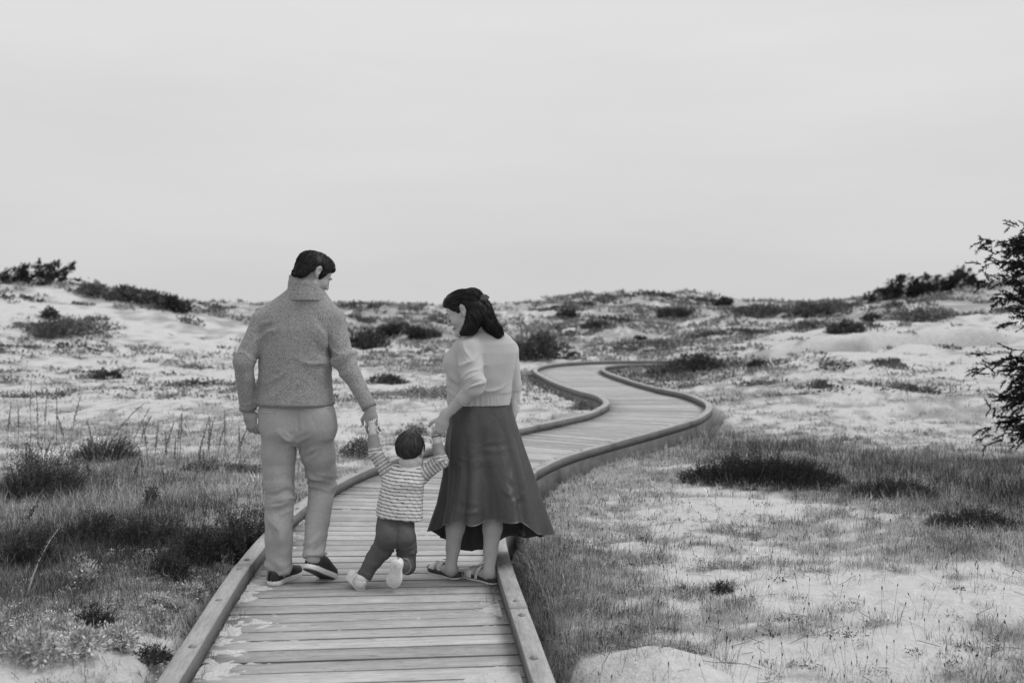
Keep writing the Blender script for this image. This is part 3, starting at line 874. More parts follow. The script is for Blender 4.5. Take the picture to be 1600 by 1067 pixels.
def shrub(px, py, wpx, hpx, label, seed, tlo=.02, thi=.07, depth=.7, n_leaf=2600, ln=None, Y=None, name='dark_shrub', cat='shrub', group=None, mat='leaf', spiky=0., upright=.25, stems=6, wide=.35, zoff=0):
    """a shrub whose foot stands where the photograph shows px, py"""
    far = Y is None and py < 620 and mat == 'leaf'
    if Y is None:
        # walk along the sight line until it meets the ground
        d = ray(px, py); ts = np.linspace(3, 90, 3000)
        p = np.array([0, 0, CAMZ]) + d * (ts / d[1])[:, None]
        hit = np.nonzero(p[:, 2] < gz(p[:, 0], p[:, 1]))[0]
        Y = ts[hit[0]] if len(hit) else 60
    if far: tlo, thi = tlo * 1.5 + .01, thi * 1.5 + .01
    x0 = (px - 800) / F * Y
    rx = wpx / F * Y / 2; h = hpx / F * Y
    loc = np.array([x0, Y + rx * depth * .6, 0]); loc[2] = float(gz(x0, loc[1])) - .03 + zoff
    e = empty(name, tuple(loc), label, cat, group)
    ln = ln or max(.03, Y * .0030); n_leaf = int(n_leaf * (1.3 if Y > 14 else 1.0))
    if mat == 'needle': obj('foliage', sprig_mesh('foliage', rx, rx * depth, h * 1.15, int(n_leaf / 13), seed, tlo, thi), mat, e)
    else: obj('foliage', shrub_mesh('foliage', rx, rx * depth, h * 1.05, n_leaf, ln, seed, tlo, thi, spiky, upright=upright, wide=wide), mat, e)
    if stems: obj('stem', stems_mesh(rx, rx * depth, h, stems, max(.004, Y * .0006), seed), 'bark', e)
    return e
shrub(572, 546, 80, 34, 'dark rounded shrub just beside the man\'s right sleeve, pale dry stems at its foot', 1)
shrub(620, 527, 62, 28, 'larger dark shrub of the pair on the slope left of the woman\'s face', 2)
shrub(664, 530, 66, 20, 'low dark shrub just left of the woman\'s face, touching its larger neighbour', 3)
shrub(836, 562, 130, 46, 'large dark shrub right behind the woman\'s shoulder', 4, n_leaf=5200)
shrub(895, 560, 18, 12, 'tiny dark shrub at the right foot of the large one behind the woman', 5, n_leaf=700)
shrub(1095, 584, 160, 34, 'long dark shrub beside the far bend of the boardwalk', 6, n_leaf=5200)
shrub(1185, 575, 34, 14, 'small dark shrub at the right end of the long one by the far bend', 7, n_leaf=900)
shrub(1030, 588, 40, 18, 'grey-green low shrub between the far kerb and the long dark shrub', 8, .06, .14, n_leaf=1400)
shrub(157, 592, 62, 18, 'low dark shrub lying alone on the sand at the foot of the left dune', 9, n_leaf=1800)
shrub(70, 530, 200, 34, 'broad dark shrub sprawling across the face of the left dune', 10, .05, .11, n_leaf=5200)
shrub(78, 500, 28, 20, 'small dark round shrub near the top of the left dune face', 11, n_leaf=900)
shrub(605, 600, 72, 18, 'flat dark shrub on the sand behind the man\'s forearm', 12, n_leaf=1800)
shrub(130, 462, 74, 22, 'grey shrub on the left ridge just right of the windswept tree', 13, .05, .12, n_leaf=1500)
shrub(180, 470, 86, 28, 'dark shrub on the left ridge, second from the windswept tree', 14, .03, .08, n_leaf=2200)
shrub(228, 478, 84, 26, 'dark shrub on the left ridge, third from the windswept tree', 15, .03, .08, n_leaf=2200)
shrub(266, 486, 56, 24, 'darkest shrub on the left ridge, at its right end', 16, .015, .05, n_leaf=2000)
shrub(885, 498, 40, 16, 'flat dark shrub high on the middle dune', 17, .03, .08, n_leaf=1400)
shrub(935, 513, 50, 10, 'low dark patch of shrub below the middle dune top', 18, .04, .09, n_leaf=1200)
shrub(1003, 534, 20, 10, 'tiny dark shrub in the grassy hollow beyond the far bend', 19, n_leaf=700)
shrub(1060, 500, 80, 14, 'wide dark shrub on the right shoulder of the middle dune', 20, .03, .08, n_leaf=1800)
shrub(1132, 478, 34, 16, 'dark shrub on the skyline at the right end of the middle dune', 21, .02, .06, n_leaf=1200)
shrub(1210, 492, 150, 20, 'long dark shrub in the saddle right of the middle dune', 22, .04, .09, n_leaf=2600)
shrub(1300, 492, 150, 24, 'long dark shrub left of the far windswept trees', 23, .04, .09, n_leaf=2600)
shrub(1330, 521, 70, 22, 'dark shrub in the dip behind the bright right dune', 24, .02, .06, n_leaf=1800)
shrub(1270, 515, 70, 18, 'smooth grey shrub in the dip, left of the darker one', 25, .06, .12, n_leaf=1600)
shrub(1362, 502, 36, 12, 'small ragged shrub on white sand below the far trees', 26, .03, .08, n_leaf=900)
shrub(1450, 503, 150, 26, 'broad grey patch of shrub beneath the far windswept trees', 27, .07, .14, n_leaf=3000)
shrub(1384, 570, 52, 12, 'low tuft of scrub on the bright right dune face', 28, .06, .13, n_leaf=900)
shrub(1290, 607, 40, 14, 'small tuft of scrub low on the right dune, left of centre', 29, .07, .15, n_leaf=800)
shrub(1440, 612, 90, 10, 'thin line of scrub across the foot of the right dune', 30, .06, .13, n_leaf=1000)
# near plants
NS = 'needle_shrub'
shrub(374, 884, 128, 92, 'dark needle-leaved shrub overhanging the left kerb beside the man\'s leg', 41, .012, .12, .7, 9500, name=NS, mat='needle')
shrub(300, 880, 110, 64, 'dark needle-leaved shrub next left of the one overhanging the kerb', 42, .012, .13, .7, 7000, name=NS, mat='needle')
shrub(215, 850, 120, 46, 'dark shrub in the middle of the grass left of the man', 54, .015, .13, .7, 6000, name=NS, mat='needle')
shrub(45, 782, 140, 70, 'dark grassy shrub at the left edge of the photo', 43, .015, .13, .7, 7500, name=NS, mat='needle')
shrub(150, 722, 120, 44, 'dark low shrub behind the one at the left edge', 44, .02, .14, .7, 6000, name=NS, mat='needle')
shrub(130, 850, 110, 50, 'dark shrub in the grass between the left edge and the kerb shrubs', 61, .012, .11, .7, 6000, name=NS, mat='needle')
shrub(250, 905, 100, 40, 'low dark shrub in front of the kerb shrubs, left of the boardwalk', 62, .012, .11, .7, 5000, name=NS, mat='needle')
shrub(130, 985, 70, 44, 'dark twiggy shrub behind the pale plants at bottom left', 63, .012, .10, .7, 3600, name=NS, mat='needle')
shrub(215, 1030, 90, 26, 'dark twiggy plant on bare sand near the bottom of the left kerb', 64, .02, .12, .7, 3000, name=NS, mat='needle')
shrub(30, 890, 110, 60, 'dark shrub at the left edge below the pale bent straw', 55, .015, .13, .7, 6500, name=NS, mat='needle')
LP = dict(name='leafy_plant', cat='plant', upright=.4, wide=.42, stems=4)
shrub(60, 1035, 150, 70, 'pale leafy plant in the bottom left corner', 45, .34, .78, .8, 3600, .020, **LP)
shrub(150, 1005, 90, 48, 'pale leafy plant right of the one in the bottom left corner', 46, .34, .78, .8, 2600, .019, **LP)
shrub(225, 955, 90, 34, 'pale low leafy plant close to the left kerb', 56, .34, .78, .8, 2400, .018, **LP)
shrub(115, 915, 46, 60, 'pale upright leafy plant in the dark grass on the left', 47, .25, .60, .8, 1500, .020, **LP)
shrub(290, 930, 50, 30, 'small pale plant against the left kerb', 57, .34, .78, .8, 1300, .018, **LP)
shrub(234, 792, 26, 52, 'dark upright leafy weed among pale mats, left of the man', 48, .03, .10, .8, 900, .020, **LP)
shrub(322, 740, 90, 24, 'leafy mat left of the man\'s knee', 49, .08, .30, .8, 2600, .020, **LP)
shrub(385, 742, 70, 28, 'leafy mat right beside the man\'s knee', 58, .08, .30, .8, 2200, .020, **LP)
shrub(555, 716, 90, 40, 'leafy plant on the sand between the man and the toddler', 50, .06, .26, .8, 3200, .022, **LP)
shrub(640, 680, 60, 22, 'leafy plant just above the toddler\'s head', 59, .08, .26, .8, 1800, .022, **LP)
shrub(912, 640, 50, 20, 'pale leafy tuft inside the near bend of the boardwalk', 51, .12, .34, .8, 1700, .032, **LP)
shrub(1134, 927, 46, 20, 'small dark tuft alone on the sand right of the boardwalk', 52, .02, .07, .8, 1800, name='grass_tuft', cat='tuft', mat='needle')
shrub(1545, 830, 190, 34, 'dark grass patch at the right edge of the photo', 65, .02, .08, .6, 14000, name='grass_mound', cat='grass', mat='needle', stems=0)
shrub(1410, 780, 200, 30, 'dark grass patch just right of the dark dense mound', 60, .018, .07, .6, 15000, name='grass_mound', cat='grass', mat='needle', stems=0)
shrub(1205, 762, 330, 42, 'dark dense mound of grass right of the boardwalk', 53, .012, .055, .6, 34000, name='grass_mound', cat='grass', mat='needle', stems=0)
# ---- dry flower stalks standing up on the left: each a stem with a seed spike
def stalk(px, py_top, py_base, lean, seed, thick=1.0):
    rg = np.random.default_rng(seed)
    g = G(px, py_base, .02); Y = g[1]; h = (py_base - py_top) / F * Y
    z = float(gz(g[0], Y)); b2 = Bag()
    p0 = np.array([0, 0, -.02]); p1 = np.array([lean * h * .4, rg.uniform(-.1, .1) * h, h * .6]); p2 = np.array([lean * h, rg.uniform(-.15, .15) * h, h])
    tt = np.linspace(0, 1, 7)[:, None]
    pts = (1 - tt) ** 2 * p0 + 2 * tt * (1 - tt) * p1 + tt ** 2 * p2
    b2.add(*tube(pts, np.linspace(.0032, .0013, 7) * thick, 5), tone=.22)
    st = obj('dry_stalk', b2.mesh('dry_stalk'), 'stalk', None, loc=(g[0], Y, z))
    n_ = 70
    t = np.linspace(.45, 1, n_)
    c = np.stack([np.interp(t, tt[:, 0], pts[:, i]) for i in range(3)], -1)
    dv = rg.normal(0, 1, (n_, 3)) + np.array([0, 0, .9])
    l_ = np.full(n_, .014 * thick) * (1.5 - t)
    V, q, t_ = leaves(c, dv, rg.normal(0, 1, (n_, 3)), l_, l_ * .7, np.full(n_, .10) * (.3 + rg.random(n_) * 1.7))
    b3 = Bag(); b3.add(V, q, None, t_)
    obj('seed_spike', b3.mesh('seed_spike'), 'leaf', st)
    return st
STK = [(12, 640, 700, .05), (28, 645, 700, .0), (48, 600, 660, .05), (60, 622, 690, .02), (70, 615, 680, .12), (88, 625, 690, .0), (108, 618, 700, .25), (104, 660, 705, -.2), (150, 655, 735, -.1), (165, 630, 690, .8),
       (146, 700, 760, -.2), (200, 632, 690, .5), (215, 650, 700, .3), (232, 660, 715, -.1), (240, 665, 720, .1), (252, 660, 715, .35), (262, 672, 725, -.05), (270, 680, 730, .1), (277, 648, 720, .05), (281, 646, 715, .1), (305, 645, 730, .25),
       (318, 652, 730, .2), (328, 655, 720, .0), (338, 660, 715, .2), (352, 640, 700, .0), (366, 660, 710, .4), (376, 662, 715, .0), (226, 695, 740, -.15), (205, 708, 750, .3), (312, 690, 740, .05), (320, 700, 745, .0)]
SL = ['tall', 'short', 'leaning', 'upright']
GRP = 'dry flower stalks left of the man'
for i, (px, a, b_, ln) in enumerate(STK):
    s_ = stalk(px, a, b_ + 14, ln, 500 + i, 1.25)
    s_['label'] = 'thin dry flower stalk with dark seed spike standing in the sand left of the man'
    s_['category'] = 'stalk'; s_['group'] = GRP
for i, (px, a, b_, ln, lab) in enumerate(((148, 720, 770, -.25, 'thick pale weathered stalk leaning left among the grass'), (20, 760, 840, .7, 'pale straw stem rising from the left edge of the photo'), (40, 820, 925, .45, 'long pale bent straw stem in the dark grass at lower left'))):
    s_ = stalk(px, a, b_, ln, 600 + i, 1.6)
    s_['label'] = lab; s_['category'] = 'stalk'
    s_.data.attributes['tone'].data.foreach_set('value', np.full(len(s_.data.vertices), .40, np.float32))

# ---- cypresses
def spray(b2, p, d, L, rg, dens=1.0, tone=.02, droop=.1):
    """a feathery cypress twig: a thin stem set with scaly shoots that fork again"""
    n_ = max(4, int(9 * dens))
    d = nrm(d)
    pts = [p]
    for i in range(4):
        d = nrm(d + rg.normal(0, .14, 3) + np.array([0, 0, -droop * .25]))
        pts.append(pts[-1] + d * L / 4)
    pts = np.array(pts)
    b2.add(*tube(pts, np.linspace(.006, .0015, 5), 4, False), tone=.03)
    m_ = int(44 * dens)
    t = rg.random(m_) ** .8
    c = np.stack([np.interp(t, np.linspace(0, 1, 5), pts[:, i]) for i in range(3)], -1)
    sd = rg.normal(0, 1, (m_, 3)); dd = d * 1.1 + sd * .55 + np.array([0, 0, .15])
    ln = L * (.16 + .18 * rg.random(m_)) * (1.15 - .6 * t)
    V, q, t_ = leaves(c, dd, rg.normal(0, 1, (m_, 3)), ln, ln * .32, tone * (.4 + 1.3 * rg.random(m_)))
    b2.add(V, q, None, t_)
    # shoots on the shoots
    k = rg.integers(0, m_, int(m_ * 1.1))
    dn = dd / np.linalg.norm(dd, axis=1)[:, None]
    c2 = c[k] + dn[k] * (ln[k] * rg.random(len(k)))[:, None]
    d2 = dn[k] + rg.normal(0, .5, (len(k), 3))
    l2 = ln[k] * (.35 + .35 * rg.random(len(k)))
    V, q, t_ = leaves(c2, d2, rg.normal(0, 1, (len(k), 3)), l2, l2 * .26, tone * (.4 + 1.4 * rg.random(len(k))))
    b2.add(V, q, None, t_)
def big_cypress():
    rg = np.random.default_rng(77)
    Y0 = 9.6
    bx = 6.55
    e = empty('cypress_tree', (bx, Y0, float(gz(bx, Y0)) - .05), 'large dark cypress reaching in from the right edge of the photo', 'tree')
    o = np.array(e.location)
    tr = Bag()
    tr.add(*tube(np.array([(0, 0, -.1), (.05, .05, .7), (.18, .0, 1.6), (.42, .1, 2.6), (.8, .1, 3.6)]), [.24, .19, .15, .10, .05], 10))
    # limbs: tips given where the photograph shows them, roots on the trunk
    tips = [(1522, 372, .0), (1530, 382, .3), (1520, 408, .1), (1538, 392, -.4), (1528, 440, -.2), (1517, 436, .1), (1530, 462, .2), (1545, 474, -.2), (1560, 500, .1), (1560, 350, .3), (1575, 368, -.1), (1585, 420, .0), (1590, 470, .2),
            (1508, 574, .1), (1522, 552, .0), (1530, 580, -.2), (1545, 592, .2), (1540, 610, .0), (1548, 625, -.1), (1535, 634, .1), (1560, 640, 0), (1518, 668, .1), (1530, 690, .0), (1512, 684, -.1), (1570, 600, .2), (1580, 570, -.2), (1562, 385, .2), (1570, 400, -.3), (1560, 425, .3), (1572, 445, -.1), (1568, 455, .2), (1580, 490, -.2), (1552, 410, 0), (1590, 385, .3), (1575, 690, .1), (1585, 585, .1)]
    fo = Bag(); lb = Bag()
    trunk_x = lambda z: np.interp(z, [0, .7, 1.6, 2.6, 3.6], [0, .05, .18, .42, .8])
    for px, py, dy in tips:
        tip = P(px + 10, py, Y0 + dy) - o
        zr = tip[2] - .05 + rg.uniform(-.10, .15) if py > 540 else tip[2] - .35 + rg.uniform(-.15, .1)
        zr = max(zr, .55)
        root = np.array([trunk_x(zr), 0, zr])
        mid = (root * .5 + tip * .5) + np.array([0, rg.uniform(-.1, .1), .10 + rg.uniform(-.05, .08)])
        tt = np.linspace(0, 1, 9)[:, None]
        pts = (1 - tt) ** 2 * root + 2 * tt * (1 - tt) * mid + tt ** 2 * tip
        pts[6:] += np.array([[0, 0, .015], [.0, 0, .01], [0, 0, -.03]]); lb.add(*tube(pts[:8], np.linspace(.032, .003, 8), 6))
        dirn = nrm(pts[-1] - pts[-3])
        for k in range(25):
            t = .20 + .70 * rg.random() ** .8
            p = np.array([np.interp(t, tt[:, 0], pts[:, i]) for i in range(3)]) + rg.normal(0, .02, 3)
            spray(fo, p, dirn + rg.normal(0, .42, 3) * np.array([.7, 1, .55]) + np.array([-.05, 0, .12]), rg.uniform(.14, .27) * (1.0 if t < .85 else .8), rg, .8, .020, .15)
        for k in range(9):
            t = rg.uniform(.72, 1.0); p = np.array([np.interp(t, tt[:, 0], pts[:, i]) for i in range(3)])
            spray(fo, p, dirn + rg.normal(0, .5, 3) + np.array([0, 0, -.05]), rg.uniform(.09, .16), rg, .9, .020, .5)
        spray(fo, pts[-3], dirn, .22, rg, 1.2, .020, .9)
    # the rest of the crown, leaning away to the right of the frame
    for k in range(30):
        z = rg.uniform(.7, 4.0); a = rg.uniform(-1.25, 1.25); Lr = rg.uniform(.8, 1.7) * (1.1 - .12 * z)
        root = np.array([trunk_x(z), 0, z]); tip = root + np.array([math.cos(a) * Lr, math.sin(a) * Lr, rg.uniform(.05, .5)])
        if z > 2.3: tip[0] -= .2
        tt = np.linspace(0, 1, 6)[:, None]
        pts = root + (tip - root) * tt
        lb.add(*tube(pts, np.linspace(.035, .008, 6), 5))
        for q_ in range(7):
            t = rg.uniform(.35, 1); spray(fo, root + (tip - root) * t, nrm(tip - root) + rg.normal(0, .5, 3), rg.uniform(.25, .42), rg, .55, .022, .1)
    obj('trunk', tr.mesh('trunk', True), 'bark', e)
    obj('limbs', lb.mesh('limbs', True), 'bark', e)
    obj('crown', fo.mesh('crown'), 'needle', e)
big_cypress()
def wind_tree(px, py, Y, wpx, hpx, label, seed, group=None, lean=1.0):
    """low cypress combed to the right by the sea wind"""
    rg = np.random.default_rng(seed)
    p = P(px, py, Y); p[2] = min(p[2], float(gz(p[0], Y)) + .02)
    w, h = wpx / F * Y, hpx / F * Y
    e = empty('windswept_cypress', tuple(p), label, 'tree', group)
    tr = Bag(); tr.add(*tube([(-w * .25, 0, -.15), (-w * .1, .05, h * .35), (w * .15 * lean, 0, h * .7)], [.06, .045, .02], 6))
    fo = Bag()
    for k in range(46):
        u = rg.uniform(-1, 1)
        top = h * (1 - .55 * max(0, -u * lean) ** 1.2 - .35 * max(0, u * lean) ** 2)
        c = np.array([u * w * .46, rg.normal(0, w * .16), rg.uniform(.08, .86) * top])
        m_ = 70
        d = np.array([.55 * lean + rg.normal(0, .25), rg.normal(0, .3), .42 + rg.normal(0, .2)]); d = nrm(d)
        L = h * rg.uniform(.28, .42)
        t = rg.random(m_)
        cc = c + d * (t * L)[:, None] + rg.normal(0, .10 * h, (m_, 3)) * (1.05 - t)[:, None]
        ln = np.full(m_, h * .15) * (.6 + .7 * rg.random(m_))
        V, q, t_ = leaves(cc, d + rg.normal(0, .45, (m_, 3)), rg.normal(0, 1, (m_, 3)), ln, ln * .30, (.020 + .035 * rg.random()) * (.5 + rg.random(m_)))
        fo.add(V, q, None, t_)
    obj('trunk', tr.mesh('trunk', True), 'bark', e)
    obj('crown', fo.mesh('crown'), 'needle', e)
wind_tree(60, 444, 33, 100, 38, 'low dark windswept cypress on the crest of the left dune', 1)
wind_tree(-8, 452, 33, 40, 26, 'edge of a dark windswept cypress cut by the left side of the photo', 6)
RG_ = 'windswept cypresses on the right hill'
wind_tree(1372, 474, 47, 66, 22, 'lowest and leftmost of the windswept cypresses on the right hill', 2, RG_)
wind_tree(1412, 466, 47, 64, 34, 'second windswept cypress from the left on the right hill', 3, RG_)
wind_tree(1450, 460, 47, 62, 34, 'third windswept cypress from the left on the right hill', 4, RG_)
wind_tree(1487, 455, 47, 66, 36, 'rightmost windswept cypress on the right hill', 5, RG_)

# ------------------------------------------------------------------ figures: signed-distance modelling, meshed by surface nets
def axis_fine(lo, hi, h, fine=()):
    """grid coordinates from lo to hi, step h, finer inside the given (a, b, step) spans"""
    out = [lo]
    while out[-1] < hi:
        st = h
        for a, b_, hs in fine:
            if a - h < out[-1] < b_: st = min(st, hs)
        out.append(out[-1] + st)
    return np.array(out, np.float32)
def smin(a, b, k):
    if k <= 0: return np.minimum(a, b)
    h = np.clip(.5 + .5 * (b - a) / k, 0, 1)
    return b * (1 - h) + a * h - k * h * (1 - h)
class Field:
    def __init__(s, lo, hi, h, fx=(), fy=(), fz=()):
        s.x = axis_fine(lo[0], hi[0], h, fx); s.y = axis_fine(lo[1], hi[1], h, fy); s.z = axis_fine(lo[2], hi[2], h, fz)
        s.D = np.full((len(s.x), len(s.y), len(s.z)), 1.0, np.float32)
    def sub(s, lo, hi):
        sl = []
        for ax, l, h in zip((s.x, s.y, s.z), lo, hi):
            a = max(0, int(np.searchsorted(ax, l)) - 1); b_ = min(len(ax), int(np.searchsorted(ax, h)) + 1)
            sl.append(slice(a, b_))
        return tuple(sl), s.x[sl[0]][:, None, None], s.y[sl[1]][None, :, None], s.z[sl[2]][None, None, :]
    def op(s, fn, lo, hi, k=0.0, cut=False):
        sl, X, Y, Z = s.sub(lo, hi)
        if any(c.stop <= c.start for c in sl): return
        d = fn(X, Y, Z)
        s.D[sl] = -smin(-s.D[sl], d, k) if cut else smin(s.D[sl], d, k)
    def cone(s, a, b, r1, r2, k=.02, cut=False):
        a = np.asarray(a, float); b = np.asarray(b, float); ab = b - a; L = ab @ ab + 1e-12
        def fn(X, Y, Z):
            t = np.clip(((X - a[0]) * ab[0] + (Y - a[1]) * ab[1] + (Z - a[2]) * ab[2]) / L, 0, 1)
            return np.sqrt((X - a[0] - t * ab[0]) ** 2 + (Y - a[1] - t * ab[1]) ** 2 + (Z - a[2] - t * ab[2]) ** 2) - (r1 + t * (r2 - r1))
        m = k + .03
        s.op(fn, np.minimum(a - r1, b - r2) - m, np.maximum(a + r1, b + r2) + m, k, cut)
    def chain(s, pts, k=.02):
        for (a, ra), (b, rb) in zip(pts[:-1], pts[1:]): s.cone(a, b, ra, rb, k)
    def ell(s, c, r, M=None, k=.02, cut=False):
        """ellipsoid; the rows of M are its axes"""
        c = np.asarray(c, float); M = np.eye(3) if M is None else np.asarray(M)
        def fn(X, Y, Z):
            x, y, z = X - c[0], Y - c[1], Z - c[2]
            l = [x * M[i][0] + y * M[i][1] + z * M[i][2] for i in range(3)]
            k0 = np.sqrt(sum((l[i] / r[i]) ** 2 for i in range(3))); k1 = np.sqrt(sum((l[i] / r[i] ** 2) ** 2 for i in range(3))) + 1e-9
            return k0 * (k0 - 1) / k1
        m = max(r) + k + .03
        s.op(fn, c - m, c + m, k, cut)
    def loft(s, rows, k=.02, p=2.3):
        """stack of level ovals: rows of (z, cx, cy, a, b) from low to high"""
        r = np.array(sorted(rows)); zs = r[:, 0]
        def fn(X, Y, Z):
            zf = Z.ravel()
            cx, cy, a, b = [np.interp(zf, zs, r[:, i])[None, None, :] for i in (1, 2, 3, 4)]
            q = (np.abs((X - cx) / a) ** p + np.abs((Y - cy) / b) ** p) ** (1 / p)
            d = (q - 1) * np.minimum(a, b)
            return np.maximum(d, np.maximum(zs[0] - Z, Z - zs[-1]))
        m = k + .03
        s.op(fn, (min(r[:, 1] - r[:, 3]) - m, min(r[:, 2] - r[:, 4]) - m, zs[0] - m), (max(r[:, 1] + r[:, 3]) + m, max(r[:, 2] + r[:, 4]) + m, zs[-1] + m), k)
    def half(s, p, nvec, k=.004, rad=None):
        """remove everything on the side the normal points to (within rad of p)"""
        p = np.asarray(p, float); nv = nrm(nvec)
        lo, hi = ((-99,) * 3, (99,) * 3) if rad is None else (p - rad, p + rad)
        def fn(X, Y, Z):
            d = -((X - p[0]) * nv[0] + (Y - p[1]) * nv[1] + (Z - p[2]) * nv[2])
            if rad is not None:
                d = np.maximum(d, np.sqrt((X - p[0]) ** 2 + (Y - p[1]) ** 2 + (Z - p[2]) ** 2) - rad * .92)
            return d
        s.op(fn, lo, hi, k, True)
    def mesh(s):
        D = s.D; S = D < 0
        c = S[:-1, :-1, :-1].astype(np.int8)
        tot = np.zeros(c.shape, np.int8)
        for dx in (0, 1):
            for dy in (0, 1):
                for dz in (0, 1):
                    tot += S[dx:dx + c.shape[0], dy:dy + c.shape[1], dz:dz + c.shape[2]]
        act = (tot > 0) & (tot < 8)
        I, J, K = np.nonzero(act)
        idx = np.full(c.shape, -1, np.int32); idx[I, J, K] = np.arange(len(I))
        acc = np.zeros((len(I), 3)); cnt = np.zeros(len(I))
        cor = {}
        for dx in (0, 1):
            for dy in (0, 1):
                for dz in (0, 1): cor[(dx, dy, dz)] = D[I + dx, J + dy, K + dz].astype(float)
        for ax in range(3):
            for u in (0, 1):
                for v in (0, 1):
                    p0 = [u, v]; p0.insert(ax, 0); p1 = list(p0); p1[ax] = 1
                    d0, d1 = cor[tuple(p0)], cor[tuple(p1)]
                    m = (d0 < 0) != (d1 < 0)
                    t = np.where(m, d0 / np.where(m, d0 - d1, 1), 0)
                    pos = np.zeros((len(I), 3)); pos[:] = p0
                    pos[:, ax] = t
                    acc[m] += pos[m]; cnt[m] += 1
        acc /= cnt[:, None]
        V = np.stack([s.x[I] + acc[:, 0] * (s.x[I + 1] - s.x[I]), s.y[J] + acc[:, 1] * (s.y[J + 1] - s.y[J]), s.z[K] + acc[:, 2] * (s.z[K + 1] - s.z[K])], -1)
        Q = []
        for ax in range(3):
            sa = [slice(None)] * 3; sb = [slice(None)] * 3
            sa[ax] = slice(0, -1); sb[ax] = slice(1, None)
            A, B = S[tuple(sa)], S[tuple(sb)]
            i, j, k = np.nonzero(A != B)
            o = [(1, 2), (2, 0), (0, 1)][ax]
            pos = np.stack([i, j, k], -1)
            ok = (pos[:, o[0]] > 0) & (pos[:, o[1]] > 0) & (pos[:, o[0]] < D.shape[o[0]] - 1) & (pos[:, o[1]] < D.shape[o[1]] - 1)
            pos = pos[ok]
            flip = B[tuple(pos.T)]
            c4 = []
            for du, dv in ((-1, -1), (0, -1), (0, 0), (-1, 0)):
                w = pos.copy(); w[:, o[0]] += du; w[:, o[1]] += dv
                c4.append(idx[w[:, 0], w[:, 1], w[:, 2]])
            qd = np.stack(c4, -1)
            qd[flip] = qd[flip][:, ::-1]
            Q.append(qd)
        return V, np.concatenate(Q)
def vnormals(V, Q):
    n = np.zeros_like(V)
    fn = np.cross(V[Q[:, 2]] - V[Q[:, 0]], V[Q[:, 3]] - V[Q[:, 1]])
    for i in range(4): np.add.at(n, Q[:, i], fn)
    return n / (np.linalg.norm(n, axis=1)[:, None] + 1e-12)
def relax(V, Q, it=2, lam=.5):
    e = np.concatenate([Q[:, [0, 1]], Q[:, [1, 2]], Q[:, [2, 3]], Q[:, [3, 0]]])
    for _ in range(it):
        s = np.zeros_like(V); c = np.zeros(len(V))
        np.add.at(s, e[:, 0], V[e[:, 1]]); np.add.at(c, e[:, 0], 1)
        V = V + lam * (s / c[:, None] - V)
    return V
def folds(V, Nn, c, rad, along, wl, amp, seed=0, sharp=1.0, nstretch=3.0):
    """creases in cloth round c: broken ridges that run across `along`"""
    c = np.asarray(c, float); al = nrm(along)
    rel = V - c
    w = np.exp(-((rel / np.asarray(rad)) ** 2).sum(1))
    u1 = nrm(np.cross(al, (0.3, 1, 0.1))); u2 = np.cross(al, u1)
    t = rel @ al
    bend = (vnoise(rel @ u1 * 12 + seed, rel @ u2 * 12, t * 6, seed=seed + 3) - .5) * wl * 1.6
    a, b_, c_ = (t + bend) / wl, rel @ u1 / (wl * 4.0), rel @ u2 / (wl * 4.0)
    n1 = vnoise(a * 1.15 + 7.7, b_ + 3.1, c_ + 1.7, seed=seed)
    n2 = vnoise(a * 2.1 + 1.3, b_ * 1.7, c_ * 1.7, seed=seed + 1)
    r = (1 - np.abs(2 * n1 - 1)) ** 2.2 * 1.5 + .35 * (1 - np.abs(2 * n2 - 1)) ** 2 - .62
    return V + Nn * (amp * 3.0 * w * r)[:, None]
def rough_cloth(V, Nn, amp, sc, seed):
    return V + Nn * ((fbm(V[:, 0] * sc, V[:, 1] * sc, V[:, 2] * sc * .8, seed=seed, octaves=3) - .5) * 2 * amp)[:, None]
def head_frame(az, pitch, roll=0.0):
    az, pitch = R(az), R(pitch)
    f = np.array([math.sin(az) * math.cos(pitch), math.cos(az) * math.cos(pitch), -math.sin(pitch)])
    r = nrm(np.cross(f, (0, 0, 1)))
    u = np.cross(r, f)
    ro = R(roll)
    r, u = r * math.cos(ro) + u * math.sin(ro), u * math.cos(ro) - r * math.sin(ro)
    return np.stack([f, u, r])          # rows: forward, up, right
def HP(o, M, s, f, u, r): return o + s * (f * M[0] + u * M[1] + r * M[2])
